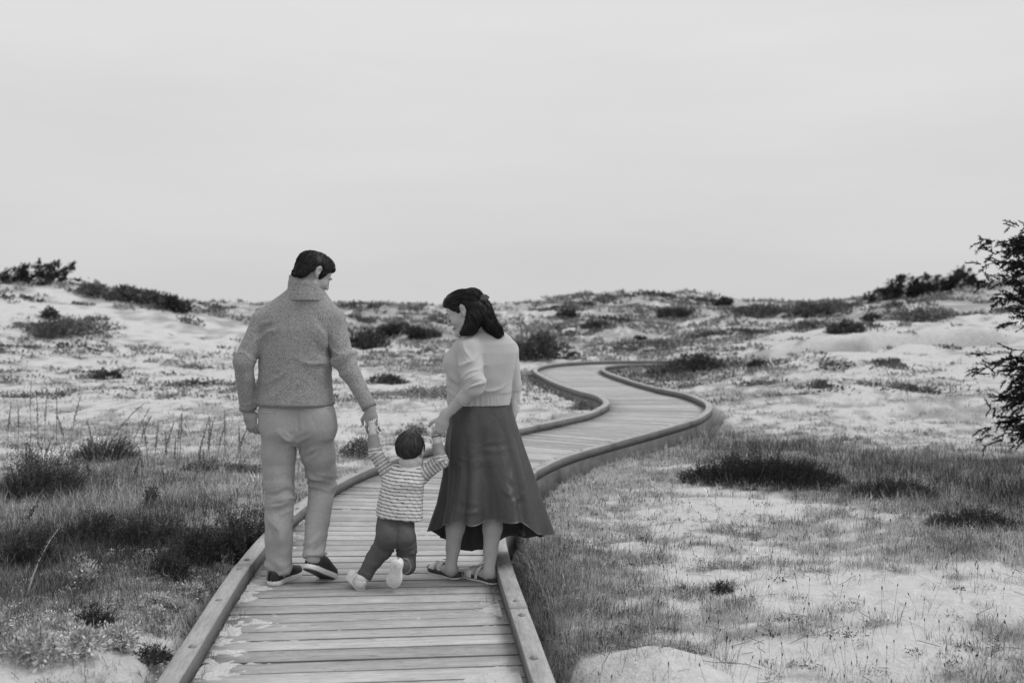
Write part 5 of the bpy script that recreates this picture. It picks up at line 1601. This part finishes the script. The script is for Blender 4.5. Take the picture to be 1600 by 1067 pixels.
# ------------------------------------------------------------------ the woman
def build_woman():
    base = np.array([-.26, 5.45, 0.0])
    hM = head_frame(-82, 25, 0)
    hs = .93
    ho = P(727, 490, 5.40)
    j = dict(neck=P(752, 520, 5.45), ls=P(733, 546, 5.345), le=P(739, 607, 5.26), lw=P(695, 650, 5.30),
             rs=P(794, 548, 5.50), re=P(803, 602, 5.52), rw=P(801, 638, 5.50),
             lh=P(728, 680, 5.46), lk=P(716, 782, 5.46), la=P(704.5, 887, 5.45),
             rh=P(772, 680, 5.44), rk=P(773, 782, 5.40), ra=P(764, 892, 5.38))
    B = Field((-.50, 5.08, -.01), (.10, 5.74, 1.55), .0085, fx=((-.44, -.30, .0045), (-.42, -.16, .0042)), fz=((1.22, 1.56, .0040), (.74, .90, .0048), (-.01, .12, .0052)))
    B.loft(px_rows(((700, 712, 790, .09, 0), (660, 710, 792, .10, 0), (628, 708, 790, .085, 0), (575, 708, 795, .09, 0), (545, 715, 795, .085, 0), (528, 728, 790, .06, 0)), 5.45), .02)
    B.chain([(j['neck'] + (0, 0, -.03), .055), (HP(ho, hM, hs, -.035, -.05, 0), .047)], .025)
    for s_ in 'lr':
        B.chain([(j['neck'] + (0, 0, -.04), .042), (j[s_ + 's'], .045), (j[s_ + 'e'], .036), (j[s_ + 'w'], .0225)], .016)
        B.chain([(j[s_ + 'h'], .072), (j[s_ + 'k'], .052), (j[s_ + 'k'] * .62 + j[s_ + 'a'] * .38 + (0, -.012, 0), .050), (j[s_ + 'k'] * .30 + j[s_ + 'a'] * .70, .036), (j[s_ + 'a'], .0285)], .016)
    feet = {'l': (P(714, 908, 5.46), P(673, 896, 5.62)), 'r': (P(774, 917, 5.36), P(727, 905, 5.52))}
    for s_ in 'lr':
        heel, toe = feet[s_]; heel = heel.copy(); toe = toe.copy(); heel[2] = .042; toe[2] = .036
        d = nrm(toe - heel); sd = np.cross(d, (0, 0, 1)) * (1 if s_ == 'r' else -1)
        B.cone(j[s_ + 'a'], heel + d * .03, .028, .026, .02)
        B.cone(heel + d * .025, heel + d * .15, .027, .024, .015); B.cone(j[s_ + 'a'] + (0, 0, -.02), heel + d * .15 + (0, 0, .008), .026, .019, .02)
        B.cone(heel + d * .14 - sd * .018, heel + d * .175 - sd * .018, .021, .015, .012); B.cone(heel + d * .14 + sd * .016, heel + d * .165 + sd * .02, .019, .013, .012)
        for i, (o_, ln, r) in enumerate(((-.024, .222, .0115), (-.006, .216, .0085), (.008, .207, .008), (.021, .196, .0078), (.033, .182, .0075))):
            B.cone(heel + d * .15 + sd * o_ * .8, heel + d * ln + sd * o_ + (0, 0, -.006), r * 1.2, r, .004)
    add_head(B, ho, hM, hs, fem=True)
    add_hand(B, j['lw'] + nrm(j['lw'] - j['le']) * .004, (-.28, .0, -1), (-.15, .9, .1), (-.9, -.2, -.3), .165, .55)
    add_hand(B, j['rw'], (-.02, -.02, -1), (-.8, .3, 0), (-.2, .9, 0), .165, .5)
    V, Q = B.mesh(); V = relax(V, Q, 1, .4)
    wom = person('person', V, Q, 'skin', 'woman in pale cropped cardigan and long dark satin skirt, looking down at the toddler', base)
    # eyelashes, brows
    for r_, du, mat_ in ((-.031, .000, 0), (-.030, .034, 1)):
        pts = [HP(ho, hM, hs, f_, u_ + du, r2) for f_, u_, r2 in (((.0935, .0, r_ + .012), (.0915, -.0025, r_), (.086, -.003, r_ - .011), (.081, -.002, r_ - .017)) if not mat_ else ((.0985, .002, r_ + .014), (.0965, .004, r_), (.088, .005, r_ - .012), (.078, .0, r_ - .022)))]
        Vt, qt, tt = tube(pts, [.002, .0034, .0032, .0015] if not mat_ else [.002, .0030, .0026, .001], 6)
        wear('eyelash' if not mat_ else 'eyebrow', Vt, qt, 'hair_dark', wom, base, T=tt, attrs={'tone': np.full(len(Vt), 1.0)})
    Vt, qt, tt = tube([HP(ho, hM, hs, f_, u_, r2) for f_, u_, r2 in ((.0985, -.0525, .004), (.098, -.0525, -.004), (.0935, -.052, -.013), (.086, -.049, -.021))], [.003, .0036, .003, .0015], 6)
    wear('lips', Vt, qt, 'lip', wom, base, T=tt)
    # hair: smooth over the crown to a clip, then loose to the shoulders
    Hf = Field((ho[0] - .20, ho[1] - .24, ho[2] - .22), (ho[0] + .26, ho[1] + .20, ho[2] + .18), .0044)
    hair_cap(Hf, ho, hM, hs, ((-.14, -.10), (-.05, -.10), (-.040, -.02), (-.032, .045), (-.012, .056), (.004, .05), (.008, .012), (.022, .012), (.030, .030), (.05, .046), (.068, .062), (.080, .082), (.12, .10)), .012)
    Hf.ell(HP(ho, hM, hs, .030, .098, 0), [x * hs for x in (.055, .026, .058)], hM, .03)
    clip = P(754, 473, 5.36)
    t_end = P(777, 519, 5.36)
    Hf.chain([(HP(ho, hM, hs, -.085, .06, -.01), .045), (clip + (.0, .03, -.02), .036), (P(759, 492, 5.37), .037), (P(767, 508, 5.365), .035), (P(777, 523, 5.36), .022)], .03)
    Hf.chain([(HP(ho, hM, hs, -.06, .03, -.045), .036), (P(741, 498, 5.335), .036), (P(735, 512, 5.33), .030), (P(722, 521, 5.32), .014)], .03)
    Hf.chain([(P(746, 480, 5.345), .034), (P(745, 498, 5.345), .030), (P(738, 512, 5.34), .018)], .02)
    # uneven ends of the locks
    for a_, b_ in (((768, 508), (771, 527)), ((775, 515), (778, 528)), ((781, 512), (787, 523)), ((779, 510), (783.5, 524))):
        Hf.chain([(P(*a_, 5.355), .013), (P(*b_, 5.355), .004)], .008)
    V, Q = Hf.mesh(); Nn = vnormals(V, Q)
    rel = V - clip
    # locks converge on the clip over the crown and hang along the tail below it
    dirt = nrm(t_end - clip)
    tail = sstep(.0, .04, (V - clip) @ dirt)
    polar = np.arctan2(rel @ np.array([0, 1.0, 0]), rel @ np.cross((0, 1.0, 0), dirt))
    side = (V - clip) @ nrm(np.cross(dirt, (0, 1, 0)))
    ridx = polar * 9 * (1 - tail) + side * 160 * tail
    lock = fbm(ridx, V[:, 1] * 30, np.linalg.norm(rel, axis=1) * 8, seed=61, octaves=3) - .5
    V = V + Nn * (lock * .0055)[:, None]
    def flow(p):
        t = float(sstep(-.02, .04, np.dot(p - clip, dirt)))
        return nrm(clip - p) * (1 - t) + dirt * (t + .05)
    V, Q, tn = with_strands(V, Q, .45 + .9 * (lock + .5), flow, 900, 6, .075, 6, .0010, .0015, None, .08)
    wear('hair', V, Q, 'hair_dark', wom, base, attrs={'tone': tn})
    fly = Bag()
    rr = random.Random(9)
    for i in range(16):
        a = P(rr.uniform(766, 786), rr.uniform(508, 518), 5.345); e = a + np.array([rr.uniform(.0, .035), rr.uniform(-.02, .02), -rr.uniform(.02, .05)])
        fly.add(*tube([a, (a + e) / 2 + (.006, 0, 0), e], [.0016, .0013, .0005], 4), tone=1.0)
    me = fly.mesh('loose_strands', True); me.transform(Matrix.Translation(-Vector(base))); obj('loose_strands', me, 'hair_dark', wom)
    # claw clip
    cb = Bag()
    for k_ in range(5):
        a = clip + np.array([-.016 + k_ * .008, -.012, .018]); cb.add(*tube([a + (.012, .0, .012), a + (.004, -.008, -.002), a + (-.002, -.004, -.024)], [.004, .005, .002], 6), tone=.05)
    cb.add(*tube([clip + (-.012, -.012, .030), clip + (.016, -.006, .034), clip + (.030, .006, .026)], [.006, .010, .007], 8), tone=.08)
    me = cb.mesh('hair_clip', True); me.transform(Matrix.Translation(-Vector(base))); obj('hair_clip', me, 'grey_rubber', wom)
    # cardigan
    S = Field((-.44, 5.06, .86), (.12, 5.74, 1.42), .0055)
    S.loft(px_rows(((632, 699, 798.5, .118, 0), (622, 698, 799, .118, 0), (600, 699, 800, .122, 0), (582, 698, 802, .125, 0), (566, 697, 805, .128, 0), (550, 702, 807, .122, 0), (536, 708, 805, .112, 0), (526, 718, 798, .095, 0), (517, 730, 786, .075, 0), (510, 738, 774, .06, 0)), 5.44), .02)
    S.ell(P(708, 566, 5.47), (.050, .075, .055), None, .04)
    le2 = P(737, 612, 5.255)
    cuff = P(720, 626, 5.275)
    S.cone(j['neck'] + (-.02, -.03, -.03), j['ls'], .05, .060, .03)
    S.chain([(j['ls'], .060), (P(735, 575, 5.30), .057), (P(740, 597, 5.265), .057)], .012)
    S.chain([(P(741, 597, 5.265), .056), (P(738, 607, 5.262), .053)], .006)
    S.chain([(P(738, 606, 5.26), .042), (P(722, 624, 5.274), .034), (P(708, 638, 5.29), .029)], .004)
    S.cone(j['neck'] + (.02, .0, -.03), j['rs'], .05, .055, .03)
    S.chain([(j['rs'], .054), (j['re'], .042), (P(802, 640, 5.51), .034)], .010)
    dcu = nrm(j['lw'] - j['le'])
    S.half(cuff, dcu, .003, .075)
    S.half(P(802, 628, 5.51), (0, 0, -1), .003, .06)
    V, Q = S.mesh(); V = relax(V, Q, 1, .5); Nn = vnormals(V, Q)
    V = rough_cloth(V, Nn, .0028, 8, 71)
    V = folds(V, Nn, P(738, 598, 5.22), (.07, .09, .030), (-.42, 0, 1), .026, .0075, 23, .9, 2.0)
    V = folds(V, Nn, P(738, 570, 5.24), (.065, .08, .045), (-.30, 0, 1), .045, .0050, 24)
    V = folds(V, Nn, P(765, 605, 5.32), (.07, .08, .035), (-.25, 0, 1), .05, .0035, 25)
    V = folds(V, Nn, P(706, 600, 5.36), (.04, .1, .05), (.8, 0, .8), .03, .0045, 26)
    V = folds(V, Nn, P(725, 632 - 84, 5.27), (.05, .08, .05), (.7, 0, .5), .05, .003, 27)
    # sleeve seam and ribbed waistband
    zb = P(750, 616, 5.33)[2]
    band = sstep(zb + .004, zb - .004, V[:, 2]) * (V[:, 0] > P(736, 620, 5.3)[0])
    V = V + Nn * (band * (.0025 * np.sin(np.arctan2(V[:, 1] - 5.44, V[:, 0] + .17) * 110) * .5 - .003))[:, None]
    wear('cardigan', V, Q, 'fine_knit', wom, base)
    V, q_, t_ = tube([cuff - dcu * .006, cuff - dcu * .004, cuff + dcu * .0015, cuff + dcu * .002], [.036, .0385, .038, .033], 20, False)
    wear('cuff_edge', V, q_, 'fine_knit', wom, base)
    # skirt: bias cut, blown to the right
    pyl = [624, 640, 659, 695, 740, 785, 828, 850]
    xl_ = [700, 700, 700, 696, 694, 687, 675, 670]
    xr_ = [799, 801, 806, 817, 831, 844, 857, 863]
    bk = [.108, .118, .128, .150, .178, .208, .240, .252]
    nA = 230
    th = np.linspace(0, 2 * np.pi, nA, endpoint=False)      # 0: right, pi/2: far side, 3pi/2: camera side
    ct, st = np.cos(th), np.sin(th)
    hemz = np.interp(th, np.array([0, .18, .3, .44, .5, .56, .66, .76, .86, .92, 1.0]) * 2 * np.pi, [.225, .17, .085, .20, .265, .285, .335, .350, .318, .262, .225])
    hemz = hemz + .010 * np.sin(th * 5 + 1) + .006 * np.sin(th * 11)
    ztop = P(750, 622, 5.45)[2]
    zt_rows = np.array([P(750, y_, 5.45)[2] for y_ in pyl])
    rings = []
    nR = 66
    for i in range(nR):
        t = i / (nR - 1)
        z = ztop + (hemz - ztop) * t
        L_ = np.interp(-z, -zt_rows, [P(x_, y_, 5.45)[0] for x_, y_ in zip(xl_, pyl)])
        R_ = np.interp(-z, -zt_rows, [P(x_, y_, 5.45)[0] for x_, y_ in zip(xr_, pyl)])
        D_ = np.interp(-z, -zt_rows, bk)
        cx, a = (L_ + R_) / 2, (R_ - L_) / 2
        g = t ** 1.5
        fold = g * (.026 * np.sin(th * 6 + .6 + .8 * t) + .019 * np.sin(th * 10 + 2.2 - t) + .010 * np.sin(th * 17 + 1.0 + t))
        fold = fold * (.55 + .45 * np.abs(st))
        # seat and the soft vertical shade line down the back
        fold = fold + .012 * np.exp(-((th - 4.55) / .35) ** 2) * np.exp(-((t - .18) / .16) ** 2) - .014 * np.exp(-((th - 4.28) / .16) ** 2) * sstep(.25, .6, t) + .010 * np.exp(-((th - 4.95) / .12) ** 2) * sstep(.3, .7, t)
        x = cx + (a + fold) * ct
        y = 5.445 + (D_ + fold) * st + .02 * g
        rings.append(np.stack([x, y, z], -1))
    V, Q = ring_strip(rings); Q = Q[:, ::-1]
    Nn = vnormals(V, Q)
    for (px, py, rad, al, wl, am, sd) in ((762, 700, (.10, .12, .035), (.05, 0, 1), .030, .0024, 1), (760, 722, (.09, .12, .03), (-.12, 0, 1), .034, .0026, 2), (795, 755, (.035, .12, .08), (1, 0, .35), .035, .0042, 3),
                                         (806, 790, (.04, .12, .06), (.9, 0, -.5), .03, .0042, 4), (715, 725, (.05, .12, .03), (.5, 0, 1), .03, .0026, 5), (730, 800, (.09, .12, .04), (.3, 0, 1), .05, .0025, 6), (815, 825, (.06, .1, .02), (.3, 0, 1), .02, .0022, 7)):
        V = folds(V, Nn, P(px, py, 5.25), rad, al, wl, am, 80 + sd, 1.0, 3.5)
    V = rough_cloth(V, Nn, .0025, 5, 77)
    Vi = V - Nn * .0022                               # inner face, so the cloth has thickness
    nv = len(V)
    Qi = Q[:, ::-1] + nv
    last = (nR - 1) * nA + np.arange(nA); nxt = (nR - 1) * nA + (np.arange(nA) + 1) % nA
    rim = np.stack([last, nxt, nxt + nv, last + nv], -1)
    wear('skirt', np.concatenate([V, Vi]), np.concatenate([Q, Qi, rim]), 'satin_skirt', wom, base)
    # sandals
    for s_, sd in (('l', -1), ('r', 1)):
        heel, toe = feet[s_]; heel = heel.copy(); toe = toe.copy(); heel[2] = 0.001; toe[2] = 0.001
        fwd = nrm(toe - heel); heel = heel - fwd * .018; L, w_ = .252, .046
        Vs, qs, ts_ = sole_mesh(L, w_, .009, .030, .004, sd, .05)
        # raised rim of the footbed
        sh = wear('sandal', placed(Vs, heel, fwd, (0, 0, 1)), qs, 'cork_dark', wom, base, T=ts_)
        Vs, qs, ts_ = sole_mesh(L * 1.005, w_ * 1.03, .0, .0095, .002, sd, .05)
        wear('outsole', placed(Vs + (-.0006, 0, 0), heel, fwd, (0, 0, 1)), qs, 'strap_light', sh, base, T=ts_)
        for (f0, f1, h0, h1, y_) in ((.36, .52, .088, .072, .036), (.62, .84, .062, .046, .043)):
            rings = []
            for a in np.linspace(0, np.pi, 15):
                ca, sa = math.cos(a), math.sin(a)
                lean = -.030 * (1 - sa) if f0 < .5 else .0
                row = []
                for f_, h_, dz in ((f0, h0, 0), (f1, h1, 0), (f1, h1, -.004), (f0, h0, -.004)):
                    row.append((f_ * L - lean, y_ * math.copysign(abs(ca) ** .75, ca), .014 + (h_ - .014 + dz) * abs(sa) ** .7))
                rings.append(np.array(row))
            Vp, qp = ring_strip(rings)
            st_ = wear('strap', placed(Vp, heel, fwd, (0, 0, 1)), qp, 'strap_light', sh, base, smooth=False)
        bk_ = Bag()
        for f_, z_ in ((.47, .082), (.70, .061)):
            p0 = np.array([(f_ * L - .012, -.02 * sd, z_), (f_ * L + .012, -.02 * sd, z_ - .004), (f_ * L + .012, .004 * sd, z_ + .003), (f_ * L - .012, .004 * sd, z_ + .006), (f_ * L - .012, -.02 * sd, z_)])
            bk_.add(*tube(placed(p0, heel, fwd, (0, 0, 1)), .002, 6))
        me = bk_.mesh('buckle', True); me.transform(Matrix.Translation(-Vector(base))); obj('buckle', me, 'buckle_metal', sh)
    return wom
build_woman()
# ------------------------------------------------------------------ the toddler
def build_toddler():
    base = np.array([-.58, 5.29, 0.0])
    hM = head_frame(8, 14, 3)
    hs = .85
    ho = P(641, 708, 5.30)
    j = dict(neck=P(640, 731, 5.30), ls=P(607, 739, 5.30), le=P(587, 709, 5.31), lw=P(582, 674, 5.325),
             rs=P(660, 741, 5.30), re=P(688, 722, 5.29), rw=P(682.5, 688, 5.305),
             lh=P(607, 842, 5.30), lk=P(585, 872, 5.31), la=P(568, 902, 5.275),
             rh=P(634, 842, 5.31), rk=P(636, 884, 5.37), ra=P(628, 884, 5.235))
    B = Field((-.82, 5.06, -.01), (-.32, 5.50, .86), .0055, fx=((-.74, -.66, .0036), (-.42, -.34, .0036)), fz=((.56, .84, .0036),))
    B.loft(px_rows(((848, 592, 646, .065, 0), (815, 592, 648, .065, 0), (780, 597, 656, .065, 0), (748, 603, 661, .06, 0), (735, 610, 656, .045, 0)), 5.30), .015)
    B.chain([(j['neck'] + (0, 0, -.02), .034), (HP(ho, hM, hs, -.02, -.05, 0), .033)], .012)
    for s_ in 'lr':
        B.chain([(j['neck'] + (0, 0, -.025), .03), (j[s_ + 's'], .032), (j[s_ + 'e'], .027), (j[s_ + 'w'], .019)], .012)
        B.chain([(j[s_ + 'h'], .048), (j[s_ + 'k'], .035), (j[s_ + 'a'], .025)], .012)
    B.cone(j['la'], P(562, 912, 5.25), .025, .024); B.cone(P(562, 912, 5.25), P(549, 900, 5.33), .024, .02)
    B.cone(j['ra'], P(620, 882, 5.20), .025, .024); B.cone(P(620, 882, 5.20), P(616, 908, 5.22), .024, .018)
    add_head(B, ho, hM, hs, child=True)
    add_hand(B, j['lw'], (-.08, .06, 1), (.3, .8, .2), (1, 0, 0), .098, .75, .004)
    add_hand(B, j['rw'], (-.06, .06, 1), (-.2, .8, .2), (-1, 0, 0), .098, .75, .004)
    V, Q = B.mesh(); V = relax(V, Q, 1, .4)
    tod = person('person', V, Q, 'skin_child', 'toddler in striped shirt and dark trousers swinging between the two adults, arms up', base)
    Hf = Field(ho - .14, ho + .15, .0038)
    hair_cap(Hf, ho, hM, hs, ((-.14, -.068), (-.085, -.072), (-.06, -.062), (-.045, -.03), (-.030, -.012), (-.028, .045), (.002, .055), (.008, .01), (.030, .01), (.06, .045), (.09, .055), (.12, .06)), .011)
    V, Q = Hf.mesh(); Nn = vnormals(V, Q)
    rel = (V - ho) / hs
    u, r_, f = rel @ hM[1], rel @ hM[2], rel @ hM[0]
    # hair falls from a whorl at the crown
    an = np.arctan2(r_ - .02, -(f + .06)) ; rad = np.hypot(r_ - .02, u - .115)
    lock = fbm(an * 6 + rad * 26, rad * 7, f * 5, seed=91, octaves=4) - .5
    fine = fbm(an * 20 + rad * 60, rad * 10, f * 8, seed=93, octaves=2) - .5
    tips = sstep(-.02, -.06, u)
    V = V + Nn * ((lock * .006 + fine * .003))[:, None] + np.array([0, 0, 1.0]) * (tips * (fbm(an * 9, f * 20, r_ * 40, seed=95, octaves=2) - .5) * .02)[:, None]
    crown = HP(ho, hM, hs, -.055, .118, .012)
    def flow(p):
        d = p - crown; sw = np.cross(hM[1], d)
        return nrm(d) + nrm(sw) * .35 * max(0, 1 - np.linalg.norm(d) / .09) + np.array([0, 0, -.6])
    V, Q, tn = with_strands(V, Q, .5 + 1.2 * (lock * .6 + fine * .8 + .5), flow, 1000, 7, .050, 5, .0010, .0018, None, .18)
    wear('hair', V, Q, 'hair_child', tod, base, attrs={'tone': tn})
    # striped shirt
    S = Field((-.80, 5.12, .33), (-.32, 5.48, .80), .0048)
    S.loft(px_rows(((816, 587, 661, .090, -.005), (800, 588, 661, .090, -.005), (780, 591, 661, .087, 0), (760, 596, 662, .083, 0), (745, 599, 665, .078, 0), (735, 606, 662, .065, 0), (727, 618, 656, .050, 0)), 5.30), .015)
    for s_ in 'lr':
        S.cone(j['neck'] + (0, 0, -.02), j[s_ + 's'], .036, .042, .02)
        d = nrm(j[s_ + 'w'] - j[s_ + 'e'])
        S.chain([(j[s_ + 's'], .041), (j[s_ + 'e'], .034), (j[s_ + 'w'] + d * .02, .0245)], .014)
        S.half(j[s_ + 'w'] - d * .012, d, .003, .05)
    hl, hr = P(586, 803, 5.30), P(660, 812, 5.30)
    up_ = nrm(np.cross(hr - hl, (0, 1, 0)));  up_ = up_ if up_[2] < 0 else -up_
    S.half((hl + hr) / 2, up_, .003)
    S.ell(P(641, 722, 5.29), (.052, .048, .030), None, .006, True)
    V, Q = S.mesh(); V = relax(V, Q, 1, .5); Nn = vnormals(V, Q)
    V = rough_cloth(V, Nn, .003, 11, 101)
    V = folds(V, Nn, j['re'], (.05, .05, .045), (.6, 0, -1), .026, .0050, 33)
    V = folds(V, Nn, j['le'] + (0.015, 0, -.01), (.045, .05, .045), (-.5, 0, 1), .03, .0035, 34)
    V = folds(V, Nn, P(640, 770, 5.2), (.10, .1, .10), (.5, 0, 1), .07, .0035, 35)
    V = folds(V, Nn, P(596, 780, 5.2), (.04, .1, .10), (1, 0, .2), .05, .0030, 36)
    # stripes are knitted in: dark lines level round the body, light lines round the sleeves
    up = -up_
    body_t = (V - hl) @ up + .0015 * np.sin(V[:, 0] * 40)
    tb = np.where((body_t / .0172) % 1 < .32, .13, .64)
    arm = np.zeros(len(V)); sv = np.zeros(len(V)); best = np.full(len(V), 9.0); cum = 0
    for s_ in 'lr':
        cum = 0
        for a, c in ((j[s_ + 's'], j[s_ + 'e']), (j[s_ + 'e'], j[s_ + 'w'])):
            L = np.linalg.norm(c - a); t = ((V - a) @ (c - a)) / L
            tc_ = np.clip(t, -.02 if cum == 0 else 0, L)
            d = np.linalg.norm(V - a - tc_[:, None] * (c - a) / L, axis=1)
            on = (d < .047) & (d < best) & (t > -.012 if cum == 0 else t > 0)
            arm[on] = 1; sv[on] = (cum + t)[on]; best[on] = d[on]
            cum += L
    cuffless = (sv < .155)
    ta = np.where(((sv / .0175) % 1 < .27) & cuffless, .66, .27)
    yoke = ((V - P(640, 737, 5.2)) @ up > 0) & (arm < .5)
    tn = np.where(arm > .5, ta, tb)
    ring_n = np.linalg.norm((V - P(641, 724, 5.29)) / (.060, .056, .032), axis=1)
    tn = np.where((ring_n < 1.05) & (arm < .5), .60, tn)
    wear('striped_shirt', V, Q, 'striped_jersey', tod, base, attrs={'tone': tn})
    # trousers
    T = Field((-.86, 5.10, .0), (-.38, 5.50, .44), .005)
    T.loft(px_rows(((852, 596, 644, .062, 0), (840, 587, 648, .082, -.005), (822, 588, 648, .080, -.005), (806, 590, 647, .072, 0)), 5.30), .015)
    T.ell(P(606, 836, 5.24), (.045, .045, .055), None, .03); T.ell(P(632, 838, 5.245), (.045, .045, .055), None, .03)
    T.chain([(j['lh'], .055), (P(597, 858, 5.305), .052), (j['lk'], .044), (P(570, 899, 5.278), .034), (P(566, 908, 5.268), .033)], .014)
    T.chain([(j['rh'], .055), (P(635, 862, 5.335), .050), (j['rk'], .043), (P(634, 883, 5.30), .041), (P(631, 884, 5.235), .036)], .012)
    T.half(P(568, 902, 5.273), (-.45, -.4, -1), .003, .06)
    T.half(P(630, 884, 5.262), (-.1, -1, .0), .003, .055)
    V, Q = T.mesh(); V = relax(V, Q, 1, .5); Nn = vnormals(V, Q)
    V = rough_cloth(V, Nn, .003, 12, 111)
    V = folds(V, Nn, P(600, 850, 5.24), (.07, .1, .05), (.5, 0, 1), .028, .0045, 43)
    V = folds(V, Nn, P(634, 862, 5.28), (.06, .1, .045), (-.1, 0, 1), .022, .0040, 44)
    V = folds(V, Nn, P(618, 822, 5.22), (.08, .1, .02), (0, 0, 1), .020, .0020, 45)
    V = folds(V, Nn, P(576, 888, 5.26), (.05, .1, .03), (.4, 0, 1), .024, .0030, 46)
    w = np.exp(-((V[:, 0] - P(620, 840, 5.2)[0]) / .005) ** 2) * (V[:, 1] < 5.29) * (V[:, 2] > .22)
    V = V - Nn * (w * .005)[:, None]
    wear('trousers', V, Q, 'chino_dark', tod, base)
    # turned-up cuff of the bent leg
    V2, q_, t_ = tube([P(632, 884, 5.285), P(631.5, 884, 5.28), P(630, 884, 5.256), P(630, 884, 5.253)], [.040, .0425, .040, .034], 22, False)
    wear('trouser_cuff', V2, q_, 'chino_cuff', tod, base)
    # little white shoes
    for (heel, toe, up3, sd) in ((P(565, 924, 5.245), P(545, 899, 5.345), (.42, -.25, 1), -1), (P(619, 876, 5.168), P(612, 921, 5.20), (.22, 1, -.05), 1)):
        fwd = toe - heel; L = .140 if sd < 0 else .150; w_ = .034 if sd < 0 else .0395
        Vu, qu = upper_mesh(L, w_, .010, ((0, .040), (.1, .050), (.3, .056), (.45, .054), (.65, .045), (.85, .036), (.96, .026), (1, .010)), sd, .012)
        sh = wear('shoe', placed(Vu, heel, fwd, up3), qu, 'white_canvas', tod, base)
        Vs, qs, ts_ = sole_mesh(L * 1.01, w_ * 1.03, .0, .013, .003, sd, .012)
        wear('sole', placed(Vs + (-.001, 0, 0), heel, fwd, up3), qs, 'white_rubber', sh, base, T=ts_)
        tr = Bag()
        for k_ in range(1, 11):                                           # tread ribs
            f_ = k_ / 11 * L; hw = .72 * w_ * (1 if .1 < k_ / 11 < .9 else .6)
            tr.add(*tube(placed(np.array([(f_, -hw, -.0005), (f_ + .004, 0, -.0008), (f_, hw, -.0005)]), heel, fwd, up3), .0022, 5))
        me = tr.mesh('tread', False); me.transform(Matrix.Translation(-Vector(base))); obj('tread', me, 'white_rubber', sh)
        st_ = Bag()
        for f_ in (.42, .56):
            row = []
            for a in np.linspace(.25, np.pi - .25, 9):
                row.append((f_ * L, .97 * w_ * .86 * math.copysign(abs(math.cos(a)) ** .6, math.cos(a)), .011 + .055 * abs(math.sin(a)) ** .62))
            st_.add(*tube(placed(np.array(row), heel, fwd, up3), .0035, 6))
        me = st_.mesh('shoe_strap', True); me.transform(Matrix.Translation(-Vector(base))); obj('shoe_strap', me, 'white_canvas', sh)
        Vk, qk, tk = tube([j['la'] + (.0, 0, .012), P(563, 910, 5.255)] if sd < 0 else [P(630, 884, 5.26), P(622, 882, 5.21)], [.030, .029], 16)
        wear('sock', Vk, qk, 'white_canvas', tod, base, T=tk)
    # dark band on the wrist
    d = nrm(j['rw'] - j['re'])
    a = np.linspace(0, 2 * np.pi, 17)
    u1 = nrm(np.cross(d, (0, 1, 0))); u2 = np.cross(d, u1)
    Vb, qb, tb_ = tube([j['rw'] + d * .022 + .0225 * (math.cos(t) * u1 + math.sin(t) * u2) for t in a], .0025, 6)
    wear('wristband', Vb, qb, 'black_canvas', tod, base, T=tb_)
    return tod
build_toddler()
